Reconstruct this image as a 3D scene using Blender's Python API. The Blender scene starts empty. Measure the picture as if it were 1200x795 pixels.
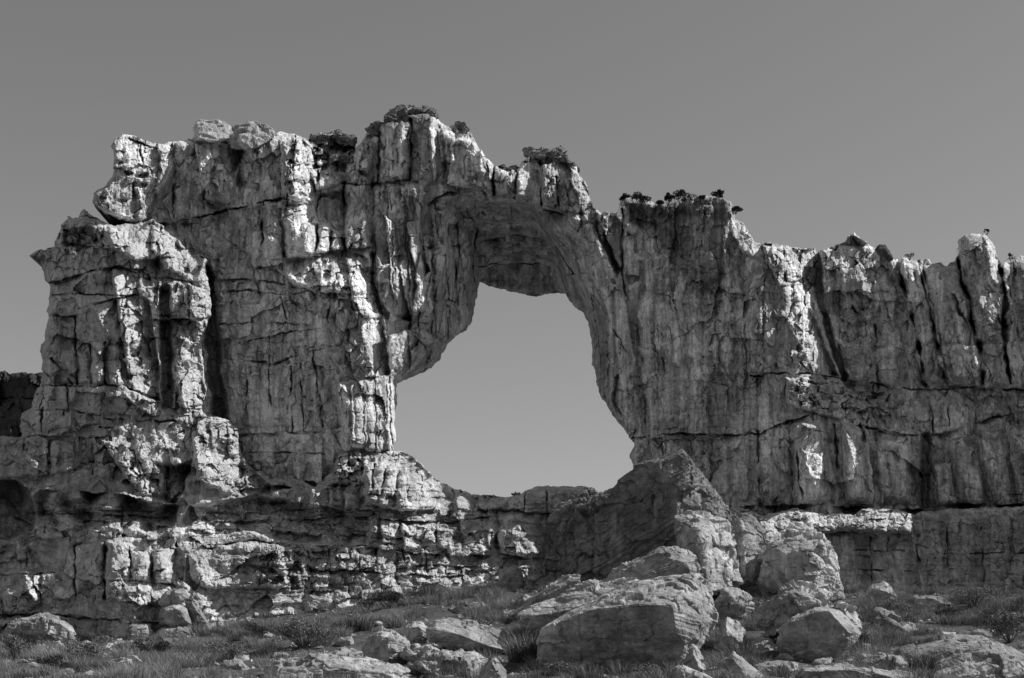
import bpy, math, random
import numpy as np

# ------------------------------------------------------------------ scene basics
S = bpy.context.scene
COL = S.collection
F_PX, CX, HY = 1648.0, 600.0, 820.0      # focal length in reference pixels, optical centre column, horizon row
SUN = np.array([0.73, 0.03, 0.66]); SUN /= np.linalg.norm(SUN)

def world(px, py, Y):
    return np.stack([(px-CX)/F_PX*Y, Y+0*px, (HY-py)/F_PX*Y], -1)

# ------------------------------------------------------------------ noise toolbox (numpy)
def _h(ix, iy, s):
    h = (ix.astype(np.int64)*374761393 + iy.astype(np.int64)*668265263 + s*974634777) & 0xffffffff
    h = ((h ^ (h >> 13))*1274126177) & 0xffffffff
    return ((h ^ (h >> 16)) & 0xffffff).astype(np.float32)/np.float32(16777215.0)

def noise2(x, y, s=0):
    ix, iy = np.floor(x), np.floor(y)
    fx, fy = (x-ix).astype(np.float32), (y-iy).astype(np.float32)
    ix = ix.astype(np.int64); iy = iy.astype(np.int64)
    ux = fx*fx*fx*(fx*(fx*6-15)+10); uy = fy*fy*fy*(fy*(fy*6-15)+10)
    def g(dx, dy):
        a = _h(ix+dx, iy+dy, s)*np.float32(6.2831853)
        return np.cos(a)*(fx-dx)+np.sin(a)*(fy-dy)
    a = g(0, 0)*(1-ux)+g(1, 0)*ux
    b = g(0, 1)*(1-ux)+g(1, 1)*ux
    return 1.5*(a*(1-uy)+b*uy)

def fbm2(x, y, s=0, o=4, gain=.5, ridge=False):
    t = 0; a = 1.0; f = 1.0
    for i in range(o):
        n = noise2(x*f+13.7*i, y*f-7.1*i, s+i*17)
        t = t+a*((1-2*np.abs(n)) if ridge else n)
        a *= gain; f *= 2.03
    return t

def noise3(p, s=0):
    i0 = np.floor(p); f = (p-i0).astype(np.float32); i = i0.astype(np.int64)
    u = f*f*f*(f*(f*6-15)+10)
    def h(dx, dy, dz):
        return _h(i[:, 0]+dx+(i[:, 2]+dz)*7919, i[:, 1]+dy-(i[:, 2]+dz)*104729, s)*2-1
    r = 0
    for dz in (0, 1):
        wz = u[:, 2] if dz else 1-u[:, 2]
        for dy in (0, 1):
            wy = u[:, 1] if dy else 1-u[:, 1]
            for dx in (0, 1):
                wx = u[:, 0] if dx else 1-u[:, 0]
                r = r+wx*wy*wz*h(dx, dy, dz)
    return r

def fbm3(p, s=0, o=4, gain=.5, ridge=False):
    t = 0; a = 1.0; f = 1.0
    for i in range(o):
        n = noise3(p*f+i*5.3, s+i*31)
        t = t+a*((1-2*np.abs(n)) if ridge else n)
        a *= gain; f *= 2.1
    return t

def facets(u, v, sx, sy, s=0, tilt=1.0, crack=.10):
    """Broken-rock relief: each cell of a jittered lattice is a plane of its own tilt; returns height, closeness to a joint."""
    x, y = u/sx, v/sy
    ix, iy = np.floor(x).astype(np.int64), np.floor(y).astype(np.int64)
    f1 = np.full(x.shape, 9., np.float32); f2 = f1.copy(); h = np.zeros(x.shape, np.float32)
    for dy in (-1, 0, 1):
        for dx in (-1, 0, 1):
            cx, cy = ix+dx, iy+dy
            jx = cx+.1+.8*_h(cx, cy, s); jy = cy+.1+.8*_h(cx, cy, s+1)
            ex, ey = (x-jx).astype(np.float32), (y-jy).astype(np.float32)
            d = np.maximum(np.abs(ex), np.abs(ey))*.6+np.sqrt(ex*ex+ey*ey)*.4
            hh = (_h(cx, cy, s+2)-.5)+tilt*((_h(cx, cy, s+3)-.5)*ex+(_h(cx, cy, s+4)-.5)*ey)*2
            n = d < f1
            f2 = np.where(n, f1, np.minimum(f2, d)); h = np.where(n, hh, h); f1 = np.where(n, d, f1)
    return h, np.exp(-((f2-f1)/crack)**2)

def pseg(u, v, a, b):
    ax, ay = a; bx, by = b
    dx, dy = bx-ax, by-ay
    t = np.clip(((u-ax)*dx+(v-ay)*dy)/(dx*dx+dy*dy+1e-9), 0, 1)
    return np.hypot(u-ax-t*dx, v-ay-t*dy)

def sdpoly(u, v, P):
    """signed distance to a polygon, positive inside"""
    d = np.full(u.shape, 1e9, np.float32); ins = np.zeros(u.shape, bool); n = len(P)
    for i in range(n):
        a, b = P[i], P[(i+1) % n]
        d = np.minimum(d, pseg(u, v, a, b))
        if a[1] != b[1]:
            c = ((a[1] > v) != (b[1] > v)) & (u < (b[0]-a[0])*(v-a[1])/(b[1]-a[1])+a[0])
            ins ^= c
    return np.where(ins, d, -d)

def sstep(a, b, x):
    t = np.clip((x-a)/(b-a), 0, 1)
    return t*t*(3-2*t)

def tps(pts, u, v):
    """thin-plate surface through (px, py, value) control points"""
    P = np.array(pts, float); x = P[:, :2]/100
    def k(r): return np.where(r > 1e-9, r*r*np.log(np.maximum(r, 1e-9)), 0)
    n = len(P)
    K = k(np.linalg.norm(x[:, None]-x[None], axis=-1))+.02*np.eye(n)
    Q = np.c_[np.ones(n), x]
    A = np.block([[K, Q], [Q.T, np.zeros((3, 3))]])
    w = np.linalg.solve(A, np.r_[P[:, 2], 0, 0, 0])
    out = w[n]+w[n+1]*u/100+w[n+2]*v/100
    for i in range(n):
        out = out+w[i]*k(np.hypot(u/100-x[i, 0], v/100-x[i, 1]))
    return np.clip(out, P[:, 2].min()-1, P[:, 2].max()+1)

# ------------------------------------------------------------------ object helpers
def tag(o, label=None, cat=None, group=None, kind=None):
    if label: o['label'] = label
    if cat: o['category'] = cat
    if group: o['group'] = group
    if kind: o['kind'] = kind
    return o

def empty(name, loc, label, cat, group=None):
    e = bpy.data.objects.new(name, None); COL.objects.link(e)
    e.empty_display_size = .5; e.location = [float(a) for a in loc]
    return tag(e, label, cat, group)

def mesh_obj(name, V, faces, mat, parent=None, origin=None, smooth=False, attrs=None):
    """faces: one (n,3) or (n,4) array, or a list of such arrays"""
    V = np.asarray(V, np.float64)
    off = np.array(parent.location) if parent is not None else (np.asarray(origin, float) if origin is not None else np.zeros(3))
    V = V-off
    fl = faces if isinstance(faces, list) else [faces]
    fl = [np.asarray(f, np.int64) for f in fl if len(f)]
    loops = np.concatenate([f.ravel() for f in fl]); tot = np.concatenate([np.full(len(f), f.shape[1], np.int64) for f in fl])
    start = np.r_[0, np.cumsum(tot)[:-1]]
    me = bpy.data.meshes.new(name)
    me.vertices.add(len(V)); me.vertices.foreach_set('co', V.astype(np.float32).ravel())
    me.loops.add(len(loops)); me.loops.foreach_set('vertex_index', loops.astype(np.int32))
    me.polygons.add(len(tot)); me.polygons.foreach_set('loop_start', start.astype(np.int32))
    me.polygons.foreach_set('loop_total', tot.astype(np.int32))
    me.polygons.foreach_set('use_smooth', np.full(len(tot), smooth, bool))
    me.update(calc_edges=True)
    for k, a in (attrs or {}).items():
        at = me.attributes.new(k, 'FLOAT', 'POINT'); at.data.foreach_set('value', np.asarray(a, np.float32))
    me.materials.append(mat)
    o = bpy.data.objects.new(name, me); COL.objects.link(o)
    if parent is not None: o.parent = parent
    else: o.location = [float(a) for a in off]
    return o

# ------------------------------------------------------------------ rock relief: a traced rock mass with real depth and thickness
class Relief:
    def __init__(s, outline, ctrl, step=1.0, holes=(), rough=2.0, seed=1, round_px=9, round_m=1.2):
        P = np.array(outline, float)
        x0, y0 = P.min(0)-3; x1, y1 = P.max(0)+3
        s.step = step
        s.nx = int((x1-x0)/step)+1; s.ny = int((y1-y0)/step)+1
        s.u, s.v = np.meshgrid((x0+step*np.arange(s.nx)).astype(np.float32), (y0+step*np.arange(s.ny)).astype(np.float32))
        u, v = s.u, s.v
        s.seed = seed
        wa, wb = 1.7, .8
        s.wu = u+wa*noise2(u/13, v/13, seed+90)+wb*noise2(u/4.5, v/4.5, seed+91)
        s.wv = v+wa*noise2(u/13, v/13, seed+92)+wb*noise2(u/4.5, v/4.5, seed+93)
        eu = u+rough*(.9*noise2(u/23, v/23, seed+80)+.6*noise2(u/9, v/9, seed+84)+.28*noise2(u/3.6, v/3.6, seed+81))
        ev = v+rough*(.9*noise2(u/23, v/23, seed+82)+.6*noise2(u/9, v/9, seed+85)+.28*noise2(u/3.6, v/3.6, seed+83))
        sd = sdpoly(eu, ev, outline)
        for h in holes: sd = np.minimum(sd, -sdpoly(eu, ev, h))
        s.sd = sd
        cu, cv = np.meshgrid(np.linspace(u[0, 0], u[0, -1], 90), np.linspace(v[0, 0], v[-1, 0], 70))
        cy = tps(ctrl, cu, cv)
        fx = (u-u[0, 0])/(u[0, -1]-u[0, 0])*89; fy = (v-v[0, 0])/(v[-1, 0]-v[0, 0])*69
        ix = np.clip(fx.astype(int), 0, 88); iy = np.clip(fy.astype(int), 0, 68); fx = fx-ix; fy = fy-iy
        s.Y0 = (cy[iy, ix]*(1-fx)+cy[iy, ix+1]*fx)*(1-fy)+(cy[iy+1, ix]*(1-fx)+cy[iy+1, ix+1]*fx)*fy
        s.H = np.zeros_like(u); s.stain = np.zeros_like(u)
        t = np.clip(sd/round_px, 0, 1)
        s.H -= round_m*(1-np.sqrt(np.maximum(0, 1-(1-t)**2)))

    def win(s, x0, y0, x1, y1):
        c = lambda a, o, n: int(np.clip((a-o)/s.step, 0, n))
        return (slice(c(y0, s.v[0, 0], s.ny), c(y1, s.v[0, 0], s.ny)+1), slice(c(x0, s.u[0, 0], s.nx), c(x1, s.u[0, 0], s.nx)+1))
    def _box(s, pts, m):
        P = np.array(pts, float)
        return s.win(P[:, 0].min()-m, P[:, 1].min()-m, P[:, 0].max()+m, P[:, 1].max()+m)
    def mask(s, poly, soft=8):
        w = s._box(poly, 6); m = np.zeros_like(s.H)
        m[w] = sstep(0, soft, sdpoly(s.wu[w], s.wv[w], poly)); return m
    def block(s, poly, h=1., gx=0., gy=0., bev=4.):
        w = s._box(poly, 6); u, v = s.wu[w], s.wv[w]
        if u.size == 0: return
        sd = sdpoly(u, v, poly); t = np.clip(sd/bev, 0, 1)
        m = np.sqrt(np.maximum(0, 1-(1-t)**2))
        c = np.array(poly, float).mean(0)
        if gx < 0: gx *= 1.45; gy *= 1.2; c[0] = c[0]*.45+.55*min(p[0] for p in poly)
        s.H[w] += m*(h+gx*(u-c[0])+gy*(v-c[1]))
    def crack(s, line, w_=2., d=1.):
        w = s._box(line, w_*3+6); u, v = s.wu[w], s.wv[w]
        if u.size == 0: return
        r = np.full(u.shape, 1e9)
        for a, b in zip(line[:-1], line[1:]): r = np.minimum(r, pseg(u, v, a, b))
        br = noise2(u/17, v/17, s.seed+55)
        wd = w_*((.45+.7*br) if w_ < 4.5 else (.8+.25*br))
        s.H[w] -= d*(np.clip(.6+1.8*noise2(u/23, v/23, s.seed+56), .0, 1.2) if w_ < 4.5 else .9)*np.exp(-(r/np.maximum(wd, .35))**(2 if w_ < 4.5 else 4))
    def pillar(s, line, wd, h, cap=1.0):
        """half-round column about a near-vertical centre line"""
        L = np.array(line, float)
        w = s.win(L[:, 0].min()-wd-8, L[0, 1]-8, L[:, 0].max()+wd+8, L[-1, 1]+8); u, v = s.wu[w], s.wv[w]
        if u.size == 0: return
        cx = np.interp(v, L[:, 1], L[:, 0])
        t = (u-cx)/(wd*(1+.15*noise2(v/19, u*0+L[0, 0]/7, s.seed+60)))
        p = np.sqrt(np.maximum(0, 1-t*t))
        e = np.clip((v-L[0, 1])/(cap*wd*.8), 0, 1); e = np.sqrt(np.maximum(0, 1-(1-e)**2))
        f = np.clip((L[-1, 1]-v)/(cap*wd*.5), 0, 1)
        s.H[w] += h*p*e*np.sqrt(f)
    def ledge(s, line, d, reach, lip=.25, fade=10):
        """rock under the line is cut back, the edge above it stands proud"""
        L = np.array(line, float)
        w = s.win(L[0, 0]-2, L[:, 1].min()-10, L[-1, 0]+2, L[:, 1].max()+reach*4); u, v = s.wu[w], s.wv[w]
        if u.size == 0: return
        t = v-np.interp(u, L[:, 0], L[:, 1])
        ef = sstep(L[0, 0], L[0, 0]+fade, u)*sstep(L[-1, 0], L[-1, 0]-fade, u)
        s.H[w] += ef*np.clip(.5+1.8*noise2(u/28, v/28, s.seed+57), .0, 1.25)*np.where(t > 0, -d*np.exp(-np.maximum(t, 0)/reach)*sstep(-.5, 1.2, t), lip*d*np.exp(np.minimum(t, 0)/4))
    def add(s, arr, m=1.): s.H += arr*m
    def stains(s, poly, a, soft=8):
        w = s._box(poly, 6); s.stain[w] += a*sstep(0, soft, sdpoly(s.wu[w], s.wv[w], poly))

    def grain(s, seed, k=1., sy=1.):
        """small chips and pits over the whole face"""
        u, v = s.wu, s.wv
        h, c = facets(u, v, 8, 9*sy, seed, 1.2); h2, c2 = facets(u, v, 4.2, 4.6*sy, seed+3, 1.2)
        wgt = sstep(-.5, .6, noise2(u/45, v/45, seed+9))
        s.H += k*(.16*(h-.3*c)*(.35+wgt)+.055*h2+.05*fbm2(u/5, v/5, seed+5, 2))

    def rubble(s, m, sx, sy, amp, seed, crack=.3, tilt=1.4):
        crack *= .45
        """fractured blocks in two sizes"""
        rows = np.where(m.max(1) > .01)[0]; cols = np.where(m.max(0) > .01)[0]
        if len(rows) == 0: return
        w = (slice(rows[0], rows[-1]+1), slice(cols[0], cols[-1]+1)); u, v = s.wu[w], s.wv[w]
        h, c = facets(u, v, sx, sy, seed, tilt); h2, c2 = facets(u, v, sx*.42, sy*.42, seed+7, tilt)
        k2 = .15+1.1*sstep(-.25, .45, noise2(u/(sx*1.9), v/(sy*1.9), seed+9))       # broken here, plain there
        s.H[w] += m[w]*amp*(h-crack*c+.42*k2*(h2-crack*c2))

    def build(s, parts, mat, thick, empty_, hole_box=None, flare=.35, warp=1.0, gain=1.0):
        """parts: list of (name, face selector(u,v), label)"""
        m = s.sd > -.65*s.step
        idx = np.full(m.shape, -1, np.int64); idx[m] = np.arange(m.sum())
        gy_, gx_ = np.gradient(s.sd, s.step)
        gl = np.maximum(np.hypot(gx_, gy_), .75)
        k = np.where(np.abs(s.sd) < .65*s.step, s.sd, 0)
        u = s.u-gx_/gl/gl*k; v = s.v-gy_/gl/gl*k
        # sideways churn so that steps are not clean extrusions
        Y = s.Y0-s.H*gain
        u = u+np.where(s.sd > 3, warp*.55*noise2(s.u/3.1, s.v/3.1+Y, s.seed+70), 0)
        v = v+np.where(s.sd > 3, warp*.55*noise2(s.u/3.1+Y, s.v/3.1, s.seed+71), 0)
        P = world(u[m], v[m], Y[m]); U, VV = s.u[m], s.v[m]
        f = np.stack([idx[:-1, :-1], idx[1:, :-1], idx[1:, 1:], idx[:-1, 1:]], -1).reshape(-1, 4)
        f = f[(f >= 0).all(1)]
        used = np.unique(f); re = np.full(len(P), -1); re[used] = np.arange(len(used))
        P, U, VV, f = P[used], U[used], VV[used], re[f]; st = s.stain[m][used]; Ys = s.Y0[m][used]
        # border loop, pulled back in two steps to give the mass its thickness
        e = np.concatenate([f[:, [0, 1]], f[:, [1, 2]], f[:, [2, 3]], f[:, [3, 0]]])
        key = np.sort(e, 1); kk = key[:, 0]*len(P)+key[:, 1]
        _, inv, cnt = np.unique(kk, return_inverse=True, return_counts=True)
        be = e[cnt[inv] == 1]
        bv = np.unique(be); rb = np.full(len(P), -1); rb[bv] = np.arange(len(bv))
        a = np.full(len(bv), flare); gxb = gx_[m][used][bv]
        a = flare+(.97-flare)*sstep(-.35, .2, np.where(U[bv] > 600, gxb, -gxb))      # flanks turned to the viewer fall back behind their own edge
        if hole_box is not None:
            x0, y0, x1, y1 = hole_box
            a[(U[bv] > x0) & (U[bv] < x1) & (VV[bv] > y0) & (VV[bv] < y1)] = 1.12
        V = [P]; Fq = []; base = len(P); prev = bv
        for t in (.35, 1.):
            B = P[bv].copy(); dY = thick*t*(1+.15*noise2(U[bv]/11, VV[bv]/11, s.seed+5))
            k = 1+a*dY/B[:, 1]; B[:, 0] *= k; B[:, 2] *= k; B[:, 1] += dY
            V.append(B); cur = base+np.arange(len(bv)); base += len(bv)
            Fq.append(np.stack([be[:, 1] if t < 1 else prev[rb[be[:, 1]]], be[:, 0] if t < 1 else prev[rb[be[:, 0]]], cur[rb[be[:, 0]]], cur[rb[be[:, 1]]]], -1))
            prev = cur
        # back face, coarser
        q = max(2, int(9/s.step)); ci = np.full(m.shape, -1, np.int64)
        g = np.zeros(m.shape, bool); g[::q, ::q] = True; g &= s.sd > 16
        ci[g] = base+np.arange(g.sum())
        Bp = world(s.u[g], s.v[g], s.Y0[g]); kz = 1+.75*thick/Bp[:, 1]; Bp[:, 0] *= kz; Bp[:, 2] *= kz; Bp[:, 1] += thick
        V.append(Bp); c = ci[::q, ::q]
        fb = np.stack([c[:-1, :-1], c[:-1, 1:], c[1:, 1:], c[1:, :-1]], -1).reshape(-1, 4); fb = fb[(fb >= 0).all(1)]
        V = np.concatenate(V); allf = np.concatenate([f]+Fq+[fb])
        stn = np.r_[st, np.zeros(len(V)-len(st))]
        px = V[:, 0]/V[:, 1]*F_PX+CX; py = HY-V[:, 2]/V[:, 1]*F_PX
        fu, fv = px[allf].mean(1), py[allf].mean(1)
        left = np.ones(len(allf), bool); out = []
        for name, sel, label in parts:
            k = left & sel(fu, fv); left &= ~k; ff = allf[k]
            us = np.unique(ff); r = np.full(len(V), -1); r[us] = np.arange(len(us))
            if isinstance(empty_, tuple):
                o = mesh_obj(name, V[us], r[ff], mat, origin=empty_, attrs={'stain': stn[us]})
            else:
                o = mesh_obj(name, V[us], r[ff], mat, parent=empty_, attrs={'stain': stn[us]})
            if label: o['label'] = label
            out.append(o)
        return out

# ------------------------------------------------------------------ boulders: hulls of traced corners, split, chipped and worn
import bmesh
def hull_mesh(pts):
    bm = bmesh.new()
    for p in pts: bm.verts.new([float(a) for a in p])
    r = bmesh.ops.convex_hull(bm, input=bm.verts)
    bmesh.ops.delete(bm, geom=[g for g in set(r['geom_interior']+r['geom_unused']) if isinstance(g, bmesh.types.BMVert)], context='VERTS')
    bmesh.ops.triangulate(bm, faces=bm.faces)
    bm.verts.index_update()
    V = np.array([v.co[:] for v in bm.verts]); Fc = np.array([[v.index for v in f.verts] for f in bm.faces]); bm.free()
    return V, Fc

def split_long(V, F, L):
    """halve every edge longer than L until none is left"""
    for _ in range(14):
        e = np.concatenate([F[:, [0, 1]], F[:, [1, 2]], F[:, [2, 0]]]); es = np.sort(e, 1)
        uq, inv = np.unique(es[:, 0]*np.int64(len(V))+es[:, 1], return_inverse=True)
        ea = np.stack([uq//len(V), uq % len(V)], 1)
        ln = np.linalg.norm(V[ea[:, 0]]-V[ea[:, 1]], axis=1); lg = ln > L
        if not lg.any(): break
        mid = np.full(len(uq), -1); mid[lg] = len(V)+np.arange(lg.sum())
        V = np.concatenate([V, (V[ea[lg, 0]]+V[ea[lg, 1]])/2])
        n = len(F); m = [mid[inv[i*n:(i+1)*n]] for i in range(3)]
        a, b, c = F.T
        k = (m[0] >= 0)*1+(m[1] >= 0)*2+(m[2] >= 0)*4
        out = []
        def T(sel, *tri):
            for t in tri: out.append(np.stack([x[sel] for x in t], 1))
        T(k == 0, (a, b, c))
        T(k == 1, (a, m[0], c), (m[0], b, c)); T(k == 2, (b, m[1], a), (m[1], c, a)); T(k == 4, (c, m[2], b), (m[2], a, b))
        T(k == 3, (m[0], b, m[1]), (a, m[0], m[1]), (a, m[1], c))
        T(k == 6, (m[1], c, m[2]), (b, m[1], m[2]), (b, m[2], a))
        T(k == 5, (m[2], a, m[0]), (c, m[2], m[0]), (c, m[0], b))
        T(k == 7, (a, m[0], m[2]), (m[0], b, m[1]), (m[2], m[1], c), (m[0], m[1], m[2]))
        F = np.concatenate(out)
    return V, F

def vnormals(V, F):
    n = np.cross(V[F[:, 1]]-V[F[:, 0]], V[F[:, 2]]-V[F[:, 0]]); N = np.zeros_like(V)
    for i in range(3):
        for k in range(3): N[:, k] += np.bincount(F[:, i], n[:, k], len(V))
    return N/np.maximum(np.linalg.norm(N, axis=1, keepdims=True), 1e-9)

def relax(V, F, it):
    e = np.concatenate([F[:, [0, 1]], F[:, [1, 2]], F[:, [2, 0]]]); e = np.concatenate([e, e[:, ::-1]])
    d = np.bincount(e[:, 0], minlength=len(V))
    for _ in range(it):
        A = np.stack([np.bincount(e[:, 0], V[e[:, 1], k], len(V)) for k in range(3)], 1)/d[:, None]
        V = V*.45+A*.55
    return V

def facets3(p, s):
    """planes of broken rock in three dimensions: height of the nearest cell's own plane, closeness to a joint"""
    i = np.floor(p).astype(np.int64); f1 = np.full(len(p), 9., np.float32); f2 = f1.copy(); h = np.zeros(len(p), np.float32)
    for dz in (-1, 0, 1):
        for dy in (-1, 0, 1):
            for dx in (-1, 0, 1):
                a = i[:, 0]+dx+(i[:, 2]+dz)*7919; b = i[:, 1]+dy-(i[:, 2]+dz)*104729
                e = [(p[:, k]-(i[:, k]+d+.15+.7*_h(a, b, s+k))).astype(np.float32) for k, d in enumerate((dx, dy, dz))]
                r = np.maximum(np.maximum(np.abs(e[0]), np.abs(e[1])), np.abs(e[2]))*.6+np.sqrt(e[0]**2+e[1]**2+e[2]**2)*.4
                hh = (_h(a, b, s+5)-.5)+sum((_h(a, b, s+6+k)-.5)*e[k] for k in range(3))*2.
                n = r < f1
                f2 = np.where(n, f1, np.minimum(f2, r)); h = np.where(n, hh, h); f1 = np.where(n, r, f1)
    return h, np.exp(-((f2-f1)/.09)**2)

def rock_from(pts, seed, res=.13, chip=.16, strata=.05, wear=3, dip=(.1, .15, 1.)):
    V, F = hull_mesh(pts)
    sz = np.ptp(V, axis=0).max()
    V, F = split_long(V, F, res*1.15)
    V = relax(V, F, max(1, wear-2))
    rg = np.random.default_rng(seed); c = V.mean(0)
    for _ in range(12):                                     # spalled corners
        n = rg.normal(0, 1, 3); n /= np.linalg.norm(n)
        t = (V-c)@n; d = t.max()*(1-rg.uniform(.015, .11)); k = np.maximum(0, t-d)
        V = V-.96*k[:, None]*n
    N = vnormals(V, F); q = V+seed*3.1
    amp = min(1.3, .35+sz*.2)
    cell = np.clip(.28+.11*sz, .3, 1.3)
    qs = q+.18*cell*np.stack([fbm3(q/cell*1.7, seed+20+k, 2) for k in range(3)], 1)
    h1, c1 = facets3(qs/np.array([cell*1.25, cell*1.25, cell*.8]), seed)
    h2, c2 = facets3(qs/(cell*.36), seed+40)
    big = fbm3(q/max(.6, sz*.25), seed, 2)
    fine = fbm3(q/.15, seed+5, 3, .6)
    dipv = np.array(dip)/np.linalg.norm(dip)
    t = (q@dipv)+.10*fbm3(q/1.1, seed+8, 2)
    lay = fbm2(t/.34, t*0+seed, seed+9, 3, .7)               # uneven beds along the dip
    side = 1-np.abs(N@dipv)
    V = V+N*(amp*(chip*(.5*big+1.1*h1-.12*c1+.25*h2-.05*c2)*(.45+.9*sstep(-.3, .5, fbm3(q/(sz*.45), seed+60, 2)))+strata*.8*lay*side+.012*fine))[:, None]
    return V, F

# ------------------------------------------------------------------ materials (all grey: the photograph is monochrome)
def nodes(name):
    m = bpy.data.materials.new(name); m.use_nodes = True
    nt = m.node_tree; nt.nodes.clear()
    out = nt.nodes.new('ShaderNodeOutputMaterial'); b = nt.nodes.new('ShaderNodeBsdfPrincipled')
    nt.links.new(b.outputs[0], out.inputs[0])
    return m, nt, b

def N(nt, t, **k):
    n = nt.nodes.new(t)
    for a, v in k.items():
        if a in n.inputs: n.inputs[a].default_value = v
        else: setattr(n, a, v)
    return n

def grey(v): return (v, v, v, 1)

def rock_material(name, base=.36, var=.5, streak=.5, speck=.25, bump=.5, scale=1., lichen=.3):
    m, nt, b = nodes(name); L = nt.links.new
    geo = N(nt, 'ShaderNodeNewGeometry'); pos = geo.outputs['Position']
    def noise(sc, det=4, rough=.6, vec=None, dist=0.):
        n = N(nt, 'ShaderNodeTexNoise'); n.inputs['Scale'].default_value = sc*scale; n.inputs['Detail'].default_value = det
        n.inputs['Roughness'].default_value = rough; n.inputs['Distortion'].default_value = dist
        L(vec or pos, n.inputs['Vector']); return n.outputs['Fac']
    def ramp(f, lo, hi, a, c):
        r = N(nt, 'ShaderNodeMapRange'); r.inputs['From Min'].default_value = lo; r.inputs['From Max'].default_value = hi
        r.inputs['To Min'].default_value = a; r.inputs['To Max'].default_value = c; L(f, r.inputs['Value']); return r.outputs[0]
    def mul(a, c):
        x = N(nt, 'ShaderNodeMath', operation='MULTIPLY'); L(a, x.inputs[0]); L(c, x.inputs[1]); return x.outputs[0]
    # broad tone patches
    t = ramp(noise(.22, 5, .62), .34, .68, 1-var*.55, 1+var*.3)
    t = mul(t, ramp(noise(1.6, 6, .68), .3, .7, 1-var*.45, 1+var*.35))
    # rain varnish running down the faces
    mp = N(nt, 'ShaderNodeMapping'); mp.inputs['Scale'].default_value = (1.35, 1.35, .085); L(pos, mp.inputs['Vector'])
    t = mul(t, ramp(noise(1., 5, .62, mp.outputs[0], .35), .40, .60, 1-streak*.62, 1+streak*.2))
    mp2 = N(nt, 'ShaderNodeMapping'); mp2.inputs['Scale'].default_value = (4.2, 4.2, .16); L(pos, mp2.inputs['Vector'])
    t = mul(t, ramp(noise(1., 3, .6, mp2.outputs[0]), .45, .56, 1-streak*.25, 1+streak*.16))
    # bedding tint
    mp3 = N(nt, 'ShaderNodeMapping'); mp3.inputs['Scale'].default_value = (.07, .07, 2.1); L(pos, mp3.inputs['Vector'])
    t = mul(t, ramp(noise(1., 4, .6, mp3.outputs[0]), .35, .65, 1-var*.18, 1+var*.12))
    # lichen and grain
    t = mul(t, ramp(noise(2.7, 5, .7), .60, .68, 1., 1-lichen))
    t = mul(t, ramp(noise(11., 4, .75), .25, .75, 1-speck, 1+speck))
    at = N(nt, 'ShaderNodeAttribute', attribute_name='stain')
    mx = N(nt, 'ShaderNodeMath', operation='ADD'); mx.inputs[1].default_value = 1.; L(at.outputs['Fac'], mx.inputs[0])
    t = mul(t, ramp(mx.outputs[0], .15, 1.6, .15, 1.6))
    v = N(nt, 'ShaderNodeMath', operation='MULTIPLY', use_clamp=True); v.inputs[1].default_value = base; L(t, v.inputs[0])
    c = N(nt, 'ShaderNodeCombineColor')
    for i in range(3): L(v.outputs[0], c.inputs[i])
    L(c.outputs[0], b.inputs['Base Color'])
    b.inputs['Roughness'].default_value = .93; b.inputs['Specular IOR Level'].default_value = .15
    bp = N(nt, 'ShaderNodeBump'); bp.inputs['Strength'].default_value = bump; bp.inputs['Distance'].default_value = .09
    ad = N(nt, 'ShaderNodeMath', operation='ADD'); L(noise(5., 6, .68), ad.inputs[0]); L(noise(17., 3, .6), ad.inputs[1])
    L(ad.outputs[0], bp.inputs['Height']); L(bp.outputs[0], b.inputs['Normal'])
    return m

M_ROCK = rock_material('weathered_sandstone', .62, .45, .4, .18, .6)
M_WALL = rock_material('varnished_sandstone', .78, .66, .72, .2, .6)
M_LOW = rock_material('bedded_sandstone', .66, .62, .5, .22, .7)
M_BOULDER = rock_material('boulder_sandstone', .46, 1., .35, .22, .22, lichen=.5)
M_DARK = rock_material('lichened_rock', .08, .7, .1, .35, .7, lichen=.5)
M_SLAB = rock_material('dark_slab_sandstone', .33, .75, .5, .28, .9, lichen=.5)
M_CAP = rock_material('lichened_caprock', .24, .8, .1, .35, .7, lichen=.5)
M_SOIL = rock_material('dry_soil', .13, .8, 0., .45, .8, 1.6)

def leaf_material(name, lo, hi, sc=1.2):
    m, nt, b = nodes(name); L = nt.links.new
    geo = N(nt, 'ShaderNodeNewGeometry')
    n = N(nt, 'ShaderNodeTexNoise'); n.inputs['Scale'].default_value = sc; n.inputs['Detail'].default_value = 5; L(geo.outputs['Position'], n.inputs['Vector'])
    at = N(nt, 'ShaderNodeAttribute', attribute_name='tone')
    a = N(nt, 'ShaderNodeMath', operation='ADD'); L(n.outputs['Fac'], a.inputs[0]); L(at.outputs['Fac'], a.inputs[1])
    r = N(nt, 'ShaderNodeMapRange'); r.inputs['From Min'].default_value = .3; r.inputs['From Max'].default_value = 1.2
    r.inputs['To Min'].default_value = lo; r.inputs['To Max'].default_value = hi; L(a.outputs[0], r.inputs['Value'])
    c = N(nt, 'ShaderNodeCombineColor')
    for i in range(3): L(r.outputs[0], c.inputs[i])
    L(c.outputs[0], b.inputs['Base Color'])
    b.inputs['Roughness'].default_value = .8; b.inputs['Specular IOR Level'].default_value = .2
    return m
M_GRASS = leaf_material('dry_grass_blades', .04, .58, .6)
M_SHRUB = leaf_material('shrub_leaves', .05, .42, 1.5)
M_DARKLEAF = leaf_material('dark_evergreen_leaves', .02, .09, 1.5)
M_TWIG = leaf_material('grey_twigs', .08, .16, 2)

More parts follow.
